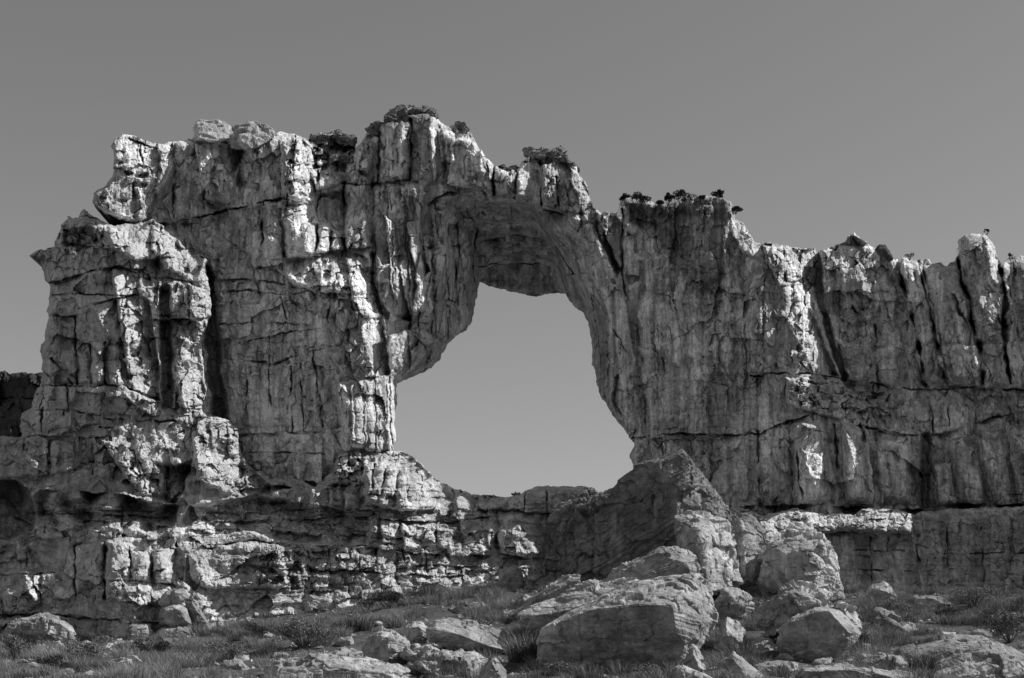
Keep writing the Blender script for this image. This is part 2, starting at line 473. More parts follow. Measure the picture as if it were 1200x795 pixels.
# ------------------------------------------------------------------ camera, sky, sun
cam = bpy.data.cameras.new('camera'); co = bpy.data.objects.new('camera', cam); COL.objects.link(co)
co.location = (0, 0, 0); co.rotation_euler = (math.radians(90), 0, 0)
cam.sensor_width = 36; cam.lens = 36*F_PX/1200; cam.shift_y = (HY-397.5)/1200
cam.clip_start = .1; cam.clip_end = 20000
S.camera = co

elev = math.asin(SUN[2]); azi = math.atan2(SUN[0], SUN[1])
w = bpy.data.worlds.new('World'); S.world = w; w.use_nodes = True
nt = w.node_tree; bg = nt.nodes['Background']
sky = nt.nodes.new('ShaderNodeTexSky'); sky.sky_type = 'NISHITA'; sky.sun_disc = False
sky.sun_elevation = elev; sky.sun_rotation = azi; sky.altitude = 2500; sky.air_density = 1.; sky.dust_density = .15; sky.ozone_density = 1.5
sep = nt.nodes.new('ShaderNodeSeparateColor'); nt.links.new(sky.outputs[0], sep.inputs[0])
mixv = nt.nodes.new('ShaderNodeMath'); mixv.operation = 'MULTIPLY_ADD'        # monochrome film: weighted colour records
nt.links.new(sep.outputs[0], mixv.inputs[0]); mixv.inputs[1].default_value = .1
hg = nt.nodes.new('ShaderNodeMath'); hg.operation = 'MULTIPLY'; hg.inputs[1].default_value = .3
nt.links.new(sep.outputs[1], hg.inputs[0]); hb = nt.nodes.new('ShaderNodeMath'); hb.operation = 'MULTIPLY_ADD'; hb.inputs[1].default_value = .6
nt.links.new(sep.outputs[2], hb.inputs[0]); nt.links.new(hg.outputs[0], hb.inputs[2]); nt.links.new(hb.outputs[0], mixv.inputs[2])
cc = nt.nodes.new('ShaderNodeCombineColor')
for i in range(3): nt.links.new(mixv.outputs[0], cc.inputs[i])
nt.links.new(cc.outputs[0], bg.inputs['Color']); bg.inputs['Strength'].default_value = .07

sl = bpy.data.lights.new('sun', 'SUN'); sl.energy = 3.8; sl.angle = math.radians(.5); sl.color = (1, 1, 1)
so = bpy.data.objects.new('sun', sl); COL.objects.link(so); so.location = (60, 0, 80)
from mathutils import Vector
so.rotation_euler = Vector(SUN).to_track_quat('Z', 'Y').to_euler()
vs = S.view_settings; S.display_settings.display_device = 'sRGB'
vs.view_transform = 'Standard'; vs.look = 'None'; vs.exposure = .3; vs.gamma = 1; vs.use_curve_mapping = False
S.cycles.max_bounces = 6; S.cycles.diffuse_bounces = 5

# ------------------------------------------------------------------ the arch and its walls
def arch_massif():
    outline = [(108,236),(110,225),(116,220),(124,218),(131,207),(133,190),(131,170),(134,163),(141,159),(152,158),(160,160),(170,164),(180,168),(190,171),(200,167),(206,168),
      (216,166),(223,164),(229,166),(240,164),(262,166),(285,166),(300,164),(320,157),(330,155),(345,157),(356,161),(363,168),(366,161),(373,157),(385,158),(393,155),(405,158),(416,165),(418,172),(421,168),
      (430,159),(434,151),(441,146),(450,146),(453,136),(462,130),(478,126),(490,128),(508,132),(512,138),(520,147),(530,152),(538,150),(546,153),(553,160),(560,170),
      (570,185),(579,195),(588,198),(596,201),(606,197),(612,187),(620,182),(622,179),(640,178),(657,179),(663,187),(672,192),(678,200),(685,215),(692,230),(696,243),(704,250),
      (713,248),(722,250),(728,242),(730,232),(745,231),(760,235),(776,238),(790,237),(800,236),(816,228),(835,230),(848,233),(858,236),(861,246),(861,256),(870,262),(880,276),
      (890,284),(902,284),(910,287),(925,289),(940,292),(951,292),(954,290),(958,295),(965,292),(978,288),(985,286),(992,282),(993,276),(1001,272),(1008,279),(1018,287),(1024,290),
      (1036,292),(1044,299),(1049,306),(1055,305),(1061,301),(1068,303),(1078,304),(1088,305),(1092,310),(1100,309),(1110,311),(1118,306),(1124,295),(1124,281),(1130,275),(1140,273),
      (1155,273),(1160,282),(1168,298),(1176,314),(1180,305),(1190,301),(1206,299),(1240,306),(1290,300),(1340,312),(1440,318),(1440,640),(735,640),(738,600),(742,560),(741,545),(739,533),(743,522),(735,510),(720,490),(706,465),(697,440),(694,420),
      (692,395),(690,376),(684,369),(672,360),(666,352),(662,344),(645,345),(625,347),(600,342),(575,335),(562,331),(560,345),(558,360),(552,375),(545,388),(530,398),(524,404),(516,420),
      (503,432),(490,440),(478,444),(465,450),(464,470),(463,500),(461,525),(458,560),(458,600),(150,600),(150,262),(132,258),(118,248)]
    ctrl = [(110,230,87),(145,200,86),(172,205,86.6),(186,210,87.6),(203,215,92.2),(230,200,92),(285,200,91.8),(322,190,91.5),(352,200,92),(375,215,93.4),(395,200,94.2),(300,300,90.6),(230,300,91.4),(280,400,92),(280,520,92.6),(350,450,91),
      (345,275,90.4),(378,285,90.8),(392,245,94.2),(350,330,90),(400,320,88.8),(400,385,89.4),(425,330,89.6),(445,350,91.2),(400,500,89.4),(430,480,89.8),(455,430,91.6),(460,500,91.4),(410,190,95),(402,250,94.6),(460,170,93.6),(500,180,93.3),(550,200,93.6),(470,260,93.6),(480,330,93.8),(500,230,93.4),(470,395,94.2),
      (540,230,93.8),(600,232,94.4),(640,240,94.8),(690,265,95.2),(640,205,94.8),
      (525,300,98.4),(540,260,98),(600,262,99),(560,290,102.6),(600,300,104),(650,300,103),(562,331,105.5),(620,345,106.2),(660,345,105),(545,380,102),(510,420,99.4),(470,445,96.4),(500,390,96.8),
      (690,330,97),(722,320,96.6),(690,385,101),(720,400,97),(697,440,99.5),(725,490,98),(742,530,97.4),(760,450,95.6),(770,540,95.4),(740,600,96),
      (748,270,96.8),(800,240,95.2),(800,330,95),(850,300,93.8),(860,450,93.8),(850,560,93.6),(900,325,90.8),(922,300,91.6),(915,415,90),(946,310,93),(938,420,90.2),(955,360,93),(970,350,95),(966,425,92.4),(992,440,95.4),(1024,355,95.6),(940,540,91.6),(1000,300,94.6),(1000,345,95),(1000,400,95),(1005,540,92.4),(1060,400,94.4),(1060,540,94.6),
      (1150,340,93.6),(1200,400,93.6),(1150,540,93.2),(1200,600,92.2),(1290,400,91),(1290,600,89.6),(1050,610,93.8),(850,620,94.5),(200,600,94),(440,600,92)]
    R = Relief(outline, ctrl, .85, rough=2.6, seed=11, round_px=6, round_m=.7)
    u, v = R.wu, R.wv
    B, C, P, Lg = R.block, R.crack, R.pillar, R.ledge
    # ---- region weights
    tower = R.mask([(100,130),(440,130),(440,280),(458,420),(460,620),(140,620),(140,270)], 14)
    smooth = R.mask([(216,258),(310,245),(312,300),(250,330),(390,350),(395,520),(240,520),(235,300)], 14)
    inner = R.mask([(500,232),(530,220),(600,230),(650,242),(690,255),(727,325),(745,420),(750,600),(690,600),(690,370),(560,330),(520,430),(455,440),(470,390),(492,330)], 10)
    rwall = R.mask([(728,225),(1300,225),(1300,660),(720,660),(740,560),(728,330)], 12)
    rtop = R.mask([(860,250),(960,285),(1060,295),(1060,320),(1036,352),(1010,385),(985,352),(958,348),(952,440),(985,445),(925,440),(930,370),(890,300)], 10)
    crag = R.mask([(375,296),(430,300),(445,345),(456,420),(456,440),(440,445),(405,440),(395,390),(372,350),(312,318),(312,302)], 8)
    # ---- broken relief by region
    R.rubble(np.clip(tower-smooth*.75-.2, 0, 1), 34, 46, .85, 3)
    R.rubble(smooth, 42, 36, .5, 33, .3, 1.0); R.add(-.004*(u-310), smooth)
    R.rubble(crag, 19, 27, .8, 5, .2)
    R.rubble(rtop, 20, 24, .7, 8)
    span = R.mask([(400,125),(600,180),(700,190),(728,300),(700,300),(640,240),(500,232),(440,400),(420,300)], 8)
    R.rubble(span, 26, 44, .6, 21)
    rib = R.mask([(640,244),(690,252),(727,322),(752,420),(745,530),(706,465),(692,380),(668,320)], 12)
    R.rubble(inner*(1-.85*rib), 60, 46, .6, 23, .25, 1.)
    # flutes of the right-hand wall, leaning a little
    lean = u-(v-300)*(.06+.16*sstep(900, 1060, u))
    fl = fbm2(lean/26, v/260, 40, 3, .55)+.35*fbm2(lean/9, v/120, 44, 2)
    r1 = R.mask([(890,285),(956,290),(960,350),(968,402),(988,445),(945,443),(925,400),(915,350)], 6)
    rwall = rwall*(1-.8*r1)
    R.add(.42*fl, rwall); hw, cw = facets(lean+3*noise2(u/30, v/70, 48), v, 33, 150, 49, 1.2); R.add(.42*(hw-.15*cw), rwall)
    R.rubble(rwall, 64, 58, .6, 47, .3, 1.0)
    R.add(.16*fbm2(u/22, v/40, 52, 3), rwall)
    sw = u*.9-(v-300)*.55
    R.add(.30*fbm2(sw/16, (u+v)/160, 57, 3), inner*sstep(640, 700, R.u))
    R.add(.18*fbm2(u/14, v/110, 58, 3), inner*sstep(600, 540, R.u)); hi, ci = facets(u, v, 15, 60, 59, 1.2); R.add(.7*(hi-.3*ci), inner*sstep(590, 540, R.u))
    R.add(.26*fbm2(u/24, v/60, 61, 3), tower)
    R.add(.30*fbm2(u/12, v/40, 63, 4), span)
    R.grain(65, 1.35, 1.4); pt = sstep(-.1, .5, noise2(u/70, v/55, 97)); R.rubble(pt*np.clip(tower+rwall*.9, 0, 1)*(1-inner), 24, 27, .42, 98, .2)

    # ---- left tower: lit head
    B([(108,226),(124,218),(132,205),(131,165),(150,157),(186,168),(190,200),(183,215),(186,236),(178,258),(150,262),(122,250),(108,240)], 2.0, -.03, .016, 7)
    for c, r, d in (((166,206),8,.9),((163,217),9,.8),((150,203),6,.8),((143,236),6,.9),((138,190),7,.6),((120,232),5,.6)):
        B([(c[0]+r*math.cos(a)*1.1, c[1]+r*.55*math.sin(a)) for a in np.arange(0, 6.28, .8)], -d, 0, 0, 5)
    C([(164,172),(167,190),(165,205)], 2, .7); C([(155,215),(157,235),(158,255)], 2.5, .9); C([(135,222),(133,250)], 2.5, .7)
    C([(150,162),(185,176)], 2.5, .8); C([(203,168),(203,258)], 3.5, 2.0)
    P([(193,172),(194,258)], 11, .5)
    P([(222,166),(220,262)], 17, 1.2); P([(258,166),(254,240)], 24, 1.3)
    B([(228,170),(286,168),(284,190),(272,205),(264,226),(252,234),(240,236),(234,205)], .9, -.045, .02, 6)
    P([(326,157),(322,245)], 40, 1.5, .7); P([(350,162),(352,240)], 22, 1.4)
    B([(332,165),(356,163),(372,185),(376,205),(372,228),(358,240),(340,234),(332,215)], .8, -.05, .01, 6)
    R.rubble(R.mask([(330,160),(360,162),(376,190),(374,232),(334,236)], 6), 8, 11, .6, 12)
    C([(180,264),(215,258),(245,251),(290,241),(334,230)], 1.8, 1.6); Lg([(178,264),(215,258),(245,251),(290,241),(336,230)], .8, 12)
    C([(335,215),(336,240),(333,300)], 1.8, 1.0); C([(222,240),(221,262)], 1.2, .6)
    P([(319,236),(320,304)], 12, 1.3); P([(345,240),(350,304)], 17, 1.6); P([(363,262),(362,298)], 8, 1.3); P([(381,262),(379,297)], 9, 1.5); P([(396,270),(395,293)], 8, 1.3)
    C([(308,238),(308,300)], 2.5, 1.); C([(372,262),(371,296)], 2, 1.1); C([(388,268),(387,294)], 2, 1.)
    B([(368,228),(405,222),(408,300),(400,292),(392,270),(372,258)], -1.5, 0, 0, 6)
    B([(362,158),(418,158),(416,190),(400,205),(372,210),(364,190)], -.8, 0, .03, 4); R.rubble(R.mask([(362,150),(420,150),(418,195),(370,215)], 5), 11, 9, 1.1, 14)
    B([(360,196),(402,188),(412,212),(372,224)], .6, -.02, .06, 5)
    # shelf and crag on the tower's right-hand corner
    B([(310,302),(405,292),(430,302),(440,345),(405,344),(372,345),(345,334)], 1.1, -.012, .045, 6)
    B([(395,320),(418,314),(420,335),(400,338)], .7, -.02, .03, 2)
    B([(404,300),(432,302),(444,345),(456,420),(456,440),(442,442),(424,400),(414,360)], 1.0, -.055, 0, 5)
    for l in ([(250,327),(300,328),(345,335),(372,344)], [(248,341),(290,340),(330,345),(368,342),(430,350)], [(280,402),(330,391),(376,383)], [(262,420),(320,426),(352,415),(398,405)], [(258,380),(320,378),(370,380)]):
        C(l, 1.5, .9); Lg(l, .45, 8)
    for l in ([(316,384),(315,430),(318,500)], [(367,413),(371,450),(378,500)], [(341,430),(343,510)], [(352,430),(356,510)], [(386,350),(385,380)], [(330,348),(336,375)], [(290,440),(288,500)], [(410,390),(402,440)]):
        C(l, 1.7, .9)
    C([(243,320),(248,380),(252,440),(262,510)], 9, 2.6)
    for x, h in ((280,.4),(330,.4),(300,.3),(360,.5)): P([(x,425),(x+2,500)], 14, h)
    P([(404,448),(408,528)], 9, 1.1); P([(419,446),(421,526)], 9, 1.3); P([(434,444),(436,530)], 8, 1.2); P([(448,440),(450,530)], 8, 1.4); P([(458,450),(459,530)], 5, 1.)
    B([(394,448),(458,440),(460,532),(402,530)], .5, -.022, 0, 11); Lg([(380,440),(400,436),(430,442),(456,440)], .9, 6)
    Lg([(240,508),(300,508),(360,505),(400,506)], .7, 8); C([(250,532),(300,530),(380,532)], 1.5, .8)
    # ---- summit columns above the left leg
    P([(416,216),(418,292)], 13, 1.3); P([(428,214),(430,290)], 6, .9); C([(403,215),(404,300)], 3, 1.3); C([(436,212),(440,300)], 2, .9)
    P([(430,160),(428,214)], 22, .9); B([(418,172),(436,155),(440,170),(432,200),(418,200)], .4, 0, .05, 4)
    P([(461,143),(462,214)], 17, 1.5); P([(475,142),(474,206)], 7, .9); P([(492,134),(497,212)], 15, 1.0); C([(445,150),(443,214)], 3, 1.4); C([(482,140),(481,212)], 3, 1.4)
    C([(400,216),(430,216),(478,211)], 1.6, 1.2); Lg([(398,216),(430,216),(480,211)], .6, 9)
    B([(502,138),(512,137),(521,160),(524,195),(520,220),(508,212),(504,180)], 1.2, -.11, 0, 3)
    P([(522,151),(525,192)], 9, 1.0); C([(529,165),(526,205)], 2, .9)
    B([(530,164),(548,160),(565,171),(578,190),(578,227),(560,223),(524,216),(526,190)], 1.5, .004, 0, 5)
    B([(562,170),(580,192),(580,227),(568,221),(562,200)], .6, -.10, 0, 3)
    B([(579,199),(605,199),(604,230),(580,228)], .7, -.01, .02, 5); C([(605,196),(604,232)], 2.5, 1.3); C([(579,196),(579,228)], 2., 1.)
    B([(606,204),(630,198),(633,224),(618,234),(606,230)], 1.1, -.045, .02, 5); C([(633,190),(634,240)], 2.2, 1.2)
    B([(636,192),(664,188),(672,204),(664,214),(646,212),(636,222)], .9, -.04, .04, 5)
    B([(635,222),(650,208),(654,240),(640,238)], .8, .02, 0, 4); B([(654,214),(672,206),(676,236),(660,240)], .7, -.01, .0, 4); C([(652,208),(654,240)], 1.6, .8)
    B([(668,196),(680,205),(692,230),(699,252),(729,318),(723,326),(700,280),(682,248),(670,214)], 1.0, -.085, .02, 3)
    B([(700,250),(722,250),(729,262),(730,322),(716,306),(702,276)], .8, -.07, .012, 3); R.rubble(R.mask([(690,232),(724,250),(729,322),(700,276)], 4), 8, 12, .55, 17)
    C([(729,246),(730,330),(736,360)], 2.4, 1.8)
    # ---- left leg: dark columns with sunlit edges
    P([(445,218),(449,332)], 11, 1.2); P([(464,216),(468,290),(478,372)], 11, 1.3); P([(482,214),(486,290),(491,366)], 9, 1.4)
    B([(452,252),(462,262),(471,330),(483,376),(466,374),(458,330)], 1.6, -.13, 0, 2); B([(477,262),(487,256),(503,318),(494,328),(482,300)], 1.5, -.13, 0, 2)
    B([(483,222),(505,214),(500,240),(488,258)], .6, -.05, 0, 3)
    C([(437,300),(440,345),(452,372)], 5, 1.4)
    Lg([(450,378),(480,374),(505,380)], .6, 7); B([(455,402),(475,385),(500,398),(520,402),(505,428),(478,440),(456,430)], .8, 0, -.02, 6)
    # ---- the vault
    B([(522,240),(560,236),(602,238),(628,247),(644,275),(660,306),(668,346),(640,352),(560,345),(556,300),(540,264)], -2.6, 0, 0, 7)
    B([(560,280),(600,272),(642,278),(660,310),(666,350),(558,345)], -1.0, 0, 0, 4)
    B([(492,296),(515,286),(545,292),(562,330),(560,362),(532,398),(500,404),(480,388)], 1.6, -.008, -.004, 8)
    B([(455,392),(490,384),(520,402),(506,430),(476,444),(456,440)], 1.0, 0, -.03, 8)
    P([(512,246),(516,300)], 10, .9); P([(538,268),(545,330)], 9, .9); P([(522,300),(520,396)], 11, .8); P([(544,300),(546,388)], 9, .8)
    B([(634,246),(690,252),(727,324),(745,420),(742,520),(706,465),(692,376),(672,322),(650,285)], .9, .006, 0, 10)
    Lg([(497,240),(525,224),(560,230),(600,234),(640,244),(668,252)], 1.8, 26, .15)
    Lg([(548,256),(575,262),(610,258),(634,258)], .5, 8, .2); Lg([(556,284),(600,274),(644,280)], 1.4, 10, .3); C([(560,312),(600,308),(657,312)], 1.6, .9); Lg([(560,312),(600,308),(657,312)], .5, 7)
    C([(632,248),(642,270),(652,290),(672,322)], 2, 1.0); C([(640,262),(652,272)], 1.5, .7); C([(545,244),(560,270),(553,300),(556,330)], 2.2, 1.0)
    C([(600,285),(602,306)], 1.2, .5); C([(630,300),(650,316)], 1.5, .6); C([(664,322),(690,320)], 1.6, .6)
    for d in (0, 10, 20, 30): C([(505+d,250),(508+d,300),(500+d,350),(495+d,390)], 1.8, .6)
    C([(512,330),(530,329)], 1.6, .7); Lg([(515,358),(540,356),(556,352)], .5, 8)
    # ---- right leg and wall
    C([(690,330),(700,380),(705,430)], 1.6, .6); C([(665,322),(700,350),(738,420),(742,470)], 1.8, .5); C([(745,380),(755,440),(757,500)], 1.8, .7); C([(770,385),(780,440)], 1.6, .7); C([(725,440),(718,470),(740,510)], 2.4, .8)
    Lg([(742,513),(770,509),(790,507),(850,509),(890,507),(915,496),(948,486)], 1.0, 10, .25); C([(742,513),(790,508),(850,510),(890,508),(915,496),(948,487)], 1.4, .9)
    C([(725,458),(760,456)], 1.2, .4); C([(780,515),(781,560)], 1.6, .6); C([(810,515),(812,600)], 1.4, .5); C([(862,400),(864,438)], 1.6, .7); C([(873,400),(876,440)], 1.4, .6)
    P([(842,400),(844,500)], 20, .5); P([(800,300),(802,430)], 22, .6); P([(765,270),(768,420)], 20, .6); P([(832,240),(836,320)], 22, .8); P([(890,320),(892,438)], 16, .5)
    B([(732,262),(748,255),(750,268),(742,276),(734,270)], .9, -.06, .05, 3); B([(758,268),(775,260),(772,278),(764,278)], .9, -.06, .05, 3); B([(846,276),(856,274),(856,310),(850,312)], .7, -.1, .0, 2); Lg([(730,262),(750,256),(775,262),(790,250)], .8, 7)
    B([(858,246),(872,262),(884,282),(905,286),(906,306),(892,310),(870,296),(856,272)], .8, -.05, .05, 4)
    B([(893,288),(954,292),(957,335),(956,372),(966,402),(984,442),(950,442),(945,420),(930,396),(921,376),(934,350),(930,334),(912,336),(900,312)], 2.2, -.06, .014, 5); R.rubble(r1, 13, 17, .45, 83, .2)
    P([(918,331),(916,374)], 9, 1.0); P([(936,332),(938,400)], 6, .7); Lg([(898,331),(925,332),(952,333)], .7, 5)
    C([(921,318),(921,330)], 2, .8); C([(933,320),(933,332)], 2, .8)
    C([(957,290),(961,350),(974,400),(990,442)], 5, 3.0); C([(970,380),(985,410),(994,450)], 1.6, .7); C([(1026,380),(1029,455)], 1.6, .9); C([(984,350),(986,380)], 2, .8)
    P([(1013,288),(1026,452)], 34, 1.3, .6)
    B([(962,296),(1000,276),(1040,296),(1050,330),(1036,350),(1020,378),(1003,362),(985,340),(964,346)], .8, -.02, .035, 6)
    B([(985,372),(1010,366),(1022,374),(1000,380)], .6, 0, .08, 3)
    C([(1052,304),(1058,330),(1064,352),(1071,380),(1079,418),(1086,452)], 4.4, 3.4); C([(1075,306),(1092,372),(1106,442)], 4, 1.8); C([(1122,298),(1126,326),(1135,352),(1140,380),(1149,410),(1153,455)], 4.4, 3.2); C([(1172,312),(1178,350),(1176,390),(1184,450)], 4, 2.4); C([(1160,330),(1172,380)], 2, .9)
    P([(1066,306),(1096,452)], 15, 1.8); P([(1102,311),(1128,452)], 22, 2.4); P([(1145,275),(1166,400),(1170,456)], 29, 2.4); P([(1195,305),(1205,456)], 22, 1.4)
    B([(1106,342),(1120,344),(1130,372),(1124,370),(1114,352)], .6, -.09, .02, 2); B([(1158,300),(1166,298),(1178,316),(1170,338),(1160,324)], .7, -.08, .03, 3); B([(1145,345),(1160,342),(1158,352),(1150,364)], .6, -.07, .03, 2)
    C([(880,441),(905,437),(950,438),(1000,446),(1060,456),(1100,457),(1150,453),(1210,459)], 1.6, 1.5); Lg([(878,441),(905,437),(950,438),(1000,446),(1060,456),(1100,457),(1150,453),(1290,459)], .9, 12, .3)
    B([(920,442),(985,445),(1010,452),(1042,460),(1044,490),(1000,480),(985,492),(960,486),(922,474)], 1.5, -.012, .01, 5); R.rubble(R.mask([(920,440),(1045,458),(1045,492),(920,476)], 5), 13, 10, .95, 77)
    C([(920,445),(920,470),(950,474)], 1.4, .7)
    Lg([(1000,498),(1030,505),(1080,513),(1120,504),(1172,487),(1215,480)], 1.0, 10, .3); C([(1000,498),(1080,513),(1120,504),(1172,487)], 2, 1.2); C([(1092,475),(1094,512)], 2.4, 1.0); C([(1110,480),(1112,500)], 1.8, .8)
    P([(915,502),(918,592)], 11, .8); P([(945,495),(950,592)], 20, 1.5); P([(1001,496),(1008,592)], 17, 2.2); P([(1047,503),(1050,592)], 20, 1.4)
    B([(936,494),(968,498),(966,506),(940,502)], .7, -.02, .10, 3); B([(985,495),(1010,496),(1016,515),(1004,545),(1012,560),(1022,578),(1008,574),(1000,540)], .7, -.07, .02, 3); B([(944,540),(956,556),(968,552),(966,578),(956,570),(948,556)], .7, -.06, .02, 3)
    C([(932,500),(936,560),(942,590)], 1.8, 1.0); C([(888,505),(890,592)], 3, .9); C([(978,498),(982,560)], 4, 1.6)
    C([(1085,512),(1084,592)], 7, 2.0); P([(1104,542),(1110,592)], 10, 1.3); P([(1132,520),(1146,592)], 12, 1.1); P([(1160,505),(1176,592)], 13, 1.1); P([(1190,498),(1204,592)], 12, 1.2); P([(1120,512),(1128,590)], 10, .8)
    Lg([(870,593),(940,591),(1000,594),(1070,597),(1115,591),(1290,592)], 1.9, 14, .25, 6)
    # ---- varnish and bleached patches that belong to the rock itself
    R.stains([(730,232),(858,235),(862,300),(850,340),(812,360),(780,300),(735,262)], -.42, 14); R.stains([(728,228),(865,228),(862,262),(800,256),(735,262)], -.3, 5); R.stains([(815,330),(850,310),(852,380),(830,384)], -.35, 10)
    R.stains([(800,400),(830,380),(848,460),(800,470)], .25, 14); R.stains([(885,510),(900,512),(906,545),(896,560),(888,540)], .55, 8); R.stains([(560,290),(650,300),(655,335),(570,328)], .12, 16)
    R.stains([(440,126),(512,130),(510,146),(440,152)], -.5, 6); R.stains([(610,176),(672,182),(676,198),(612,194)], -.55, 5); R.stains([(360,150),(420,150),(418,180),(364,178)], -.45, 6)
    R.stains([(294,455),(312,452),(314,480),(298,482)], .35, 6); R.stains([(240,340),(262,340),(275,520),(240,520)], -.3, 10); R.stains([(1180,300),(1206,298),(1206,330),(1182,326)], -.5, 8)
    R.stains([(1060,500),(1100,510),(1110,600),(1060,600)], -.25, 14); R.stains([(1060,300),(1120,306),(1115,330),(1066,330)], -.25, 8)
    base = (0, 93, 6)
    root = empty('rock_arch', base, 'huge sandstone arch framing a window of sky with a fluted wall on its right', 'rock arch')
    pier = lambda a, b: (a < 432+.05*(b-200)) | ((a < 575) & (b > 345)) | ((a < 497) & (b > 232))
    wall = lambda a, b: (a > 729) | ((b > 326) & (a > 664+np.maximum(0, 0*b)))
    R.stains([(108,150),(330,150),(400,200),(440,300),(460,530),(200,600),(150,270)], .12, 20)
    R.build([('pier', pier, 'tall blocky left pier with a sunlit corner'), ('fluted_wall', wall, 'long dark fluted wall right of the opening'), ('span', lambda a, b: a > -1e9, None)], M_WALL, 7., root, (450, 300, 752, 645), .3)
    for nm, lb, pts, Y in (
        ('cap_ledge', 'dark lichened cap on the highest point', [(452,143),(455,134),(464,130),(468,134),(464,141)], 93.4), ('cap_ledge', None, [(465,137),(467,129),(476,126),(481,131),(478,138)], 93.6), ('cap_ledge', None, [(476,130),(484,126),(498,128),(501,136),(488,139)], 93.3), ('cap_ledge', None, [(496,132),(508,131),(513,136),(505,140),(498,139)], 93.2),
        ('cap_ledge', 'dark thin cap ledge over the middle of the span', [(617,181),(624,177),(640,178),(645,183),(632,187)], 94.8),
        ('cap_ledge', None, [(640,179),(658,176),(662,182),(664,189),(648,187)], 94.8), ('cap_ledge', None, [(430,152),(441,145),(451,145),(449,152),(438,158)], 93.8), ('cap_ledge', None, [(531,151),(539,147),(547,151),(546,157),(534,157)], 93.6),
        ('cap_ledge', None, [(666,190),(673,191),(676,200),(668,200)], 95), ('cap_ledge', None, [(590,198),(604,196),(606,201),(592,202)], 94.5),
        ('cap_ledge', None, [(364,163),(376,157),(388,160),(384,167),(368,169)], 94), ('cap_ledge', None, [(388,160),(395,154),(414,163),(413,170),(397,168)], 94.6)):
        q = [world(np.array(float(a)), np.array(float(b)), Y+random.uniform(-.2, .2)-.45) for a, b in pts]+[world(np.array(float(a)), np.array(float(b)), Y+1.8) for a, b in pts]
        Vv, Ff = rock_from(q, 5+len(pts)+int(pts[0][0]), .06, .26, .3, 0)
        o = mesh_obj(nm, Vv, Ff, M_CAP, parent=root)
        if lb: o['label'] = lb
    return root

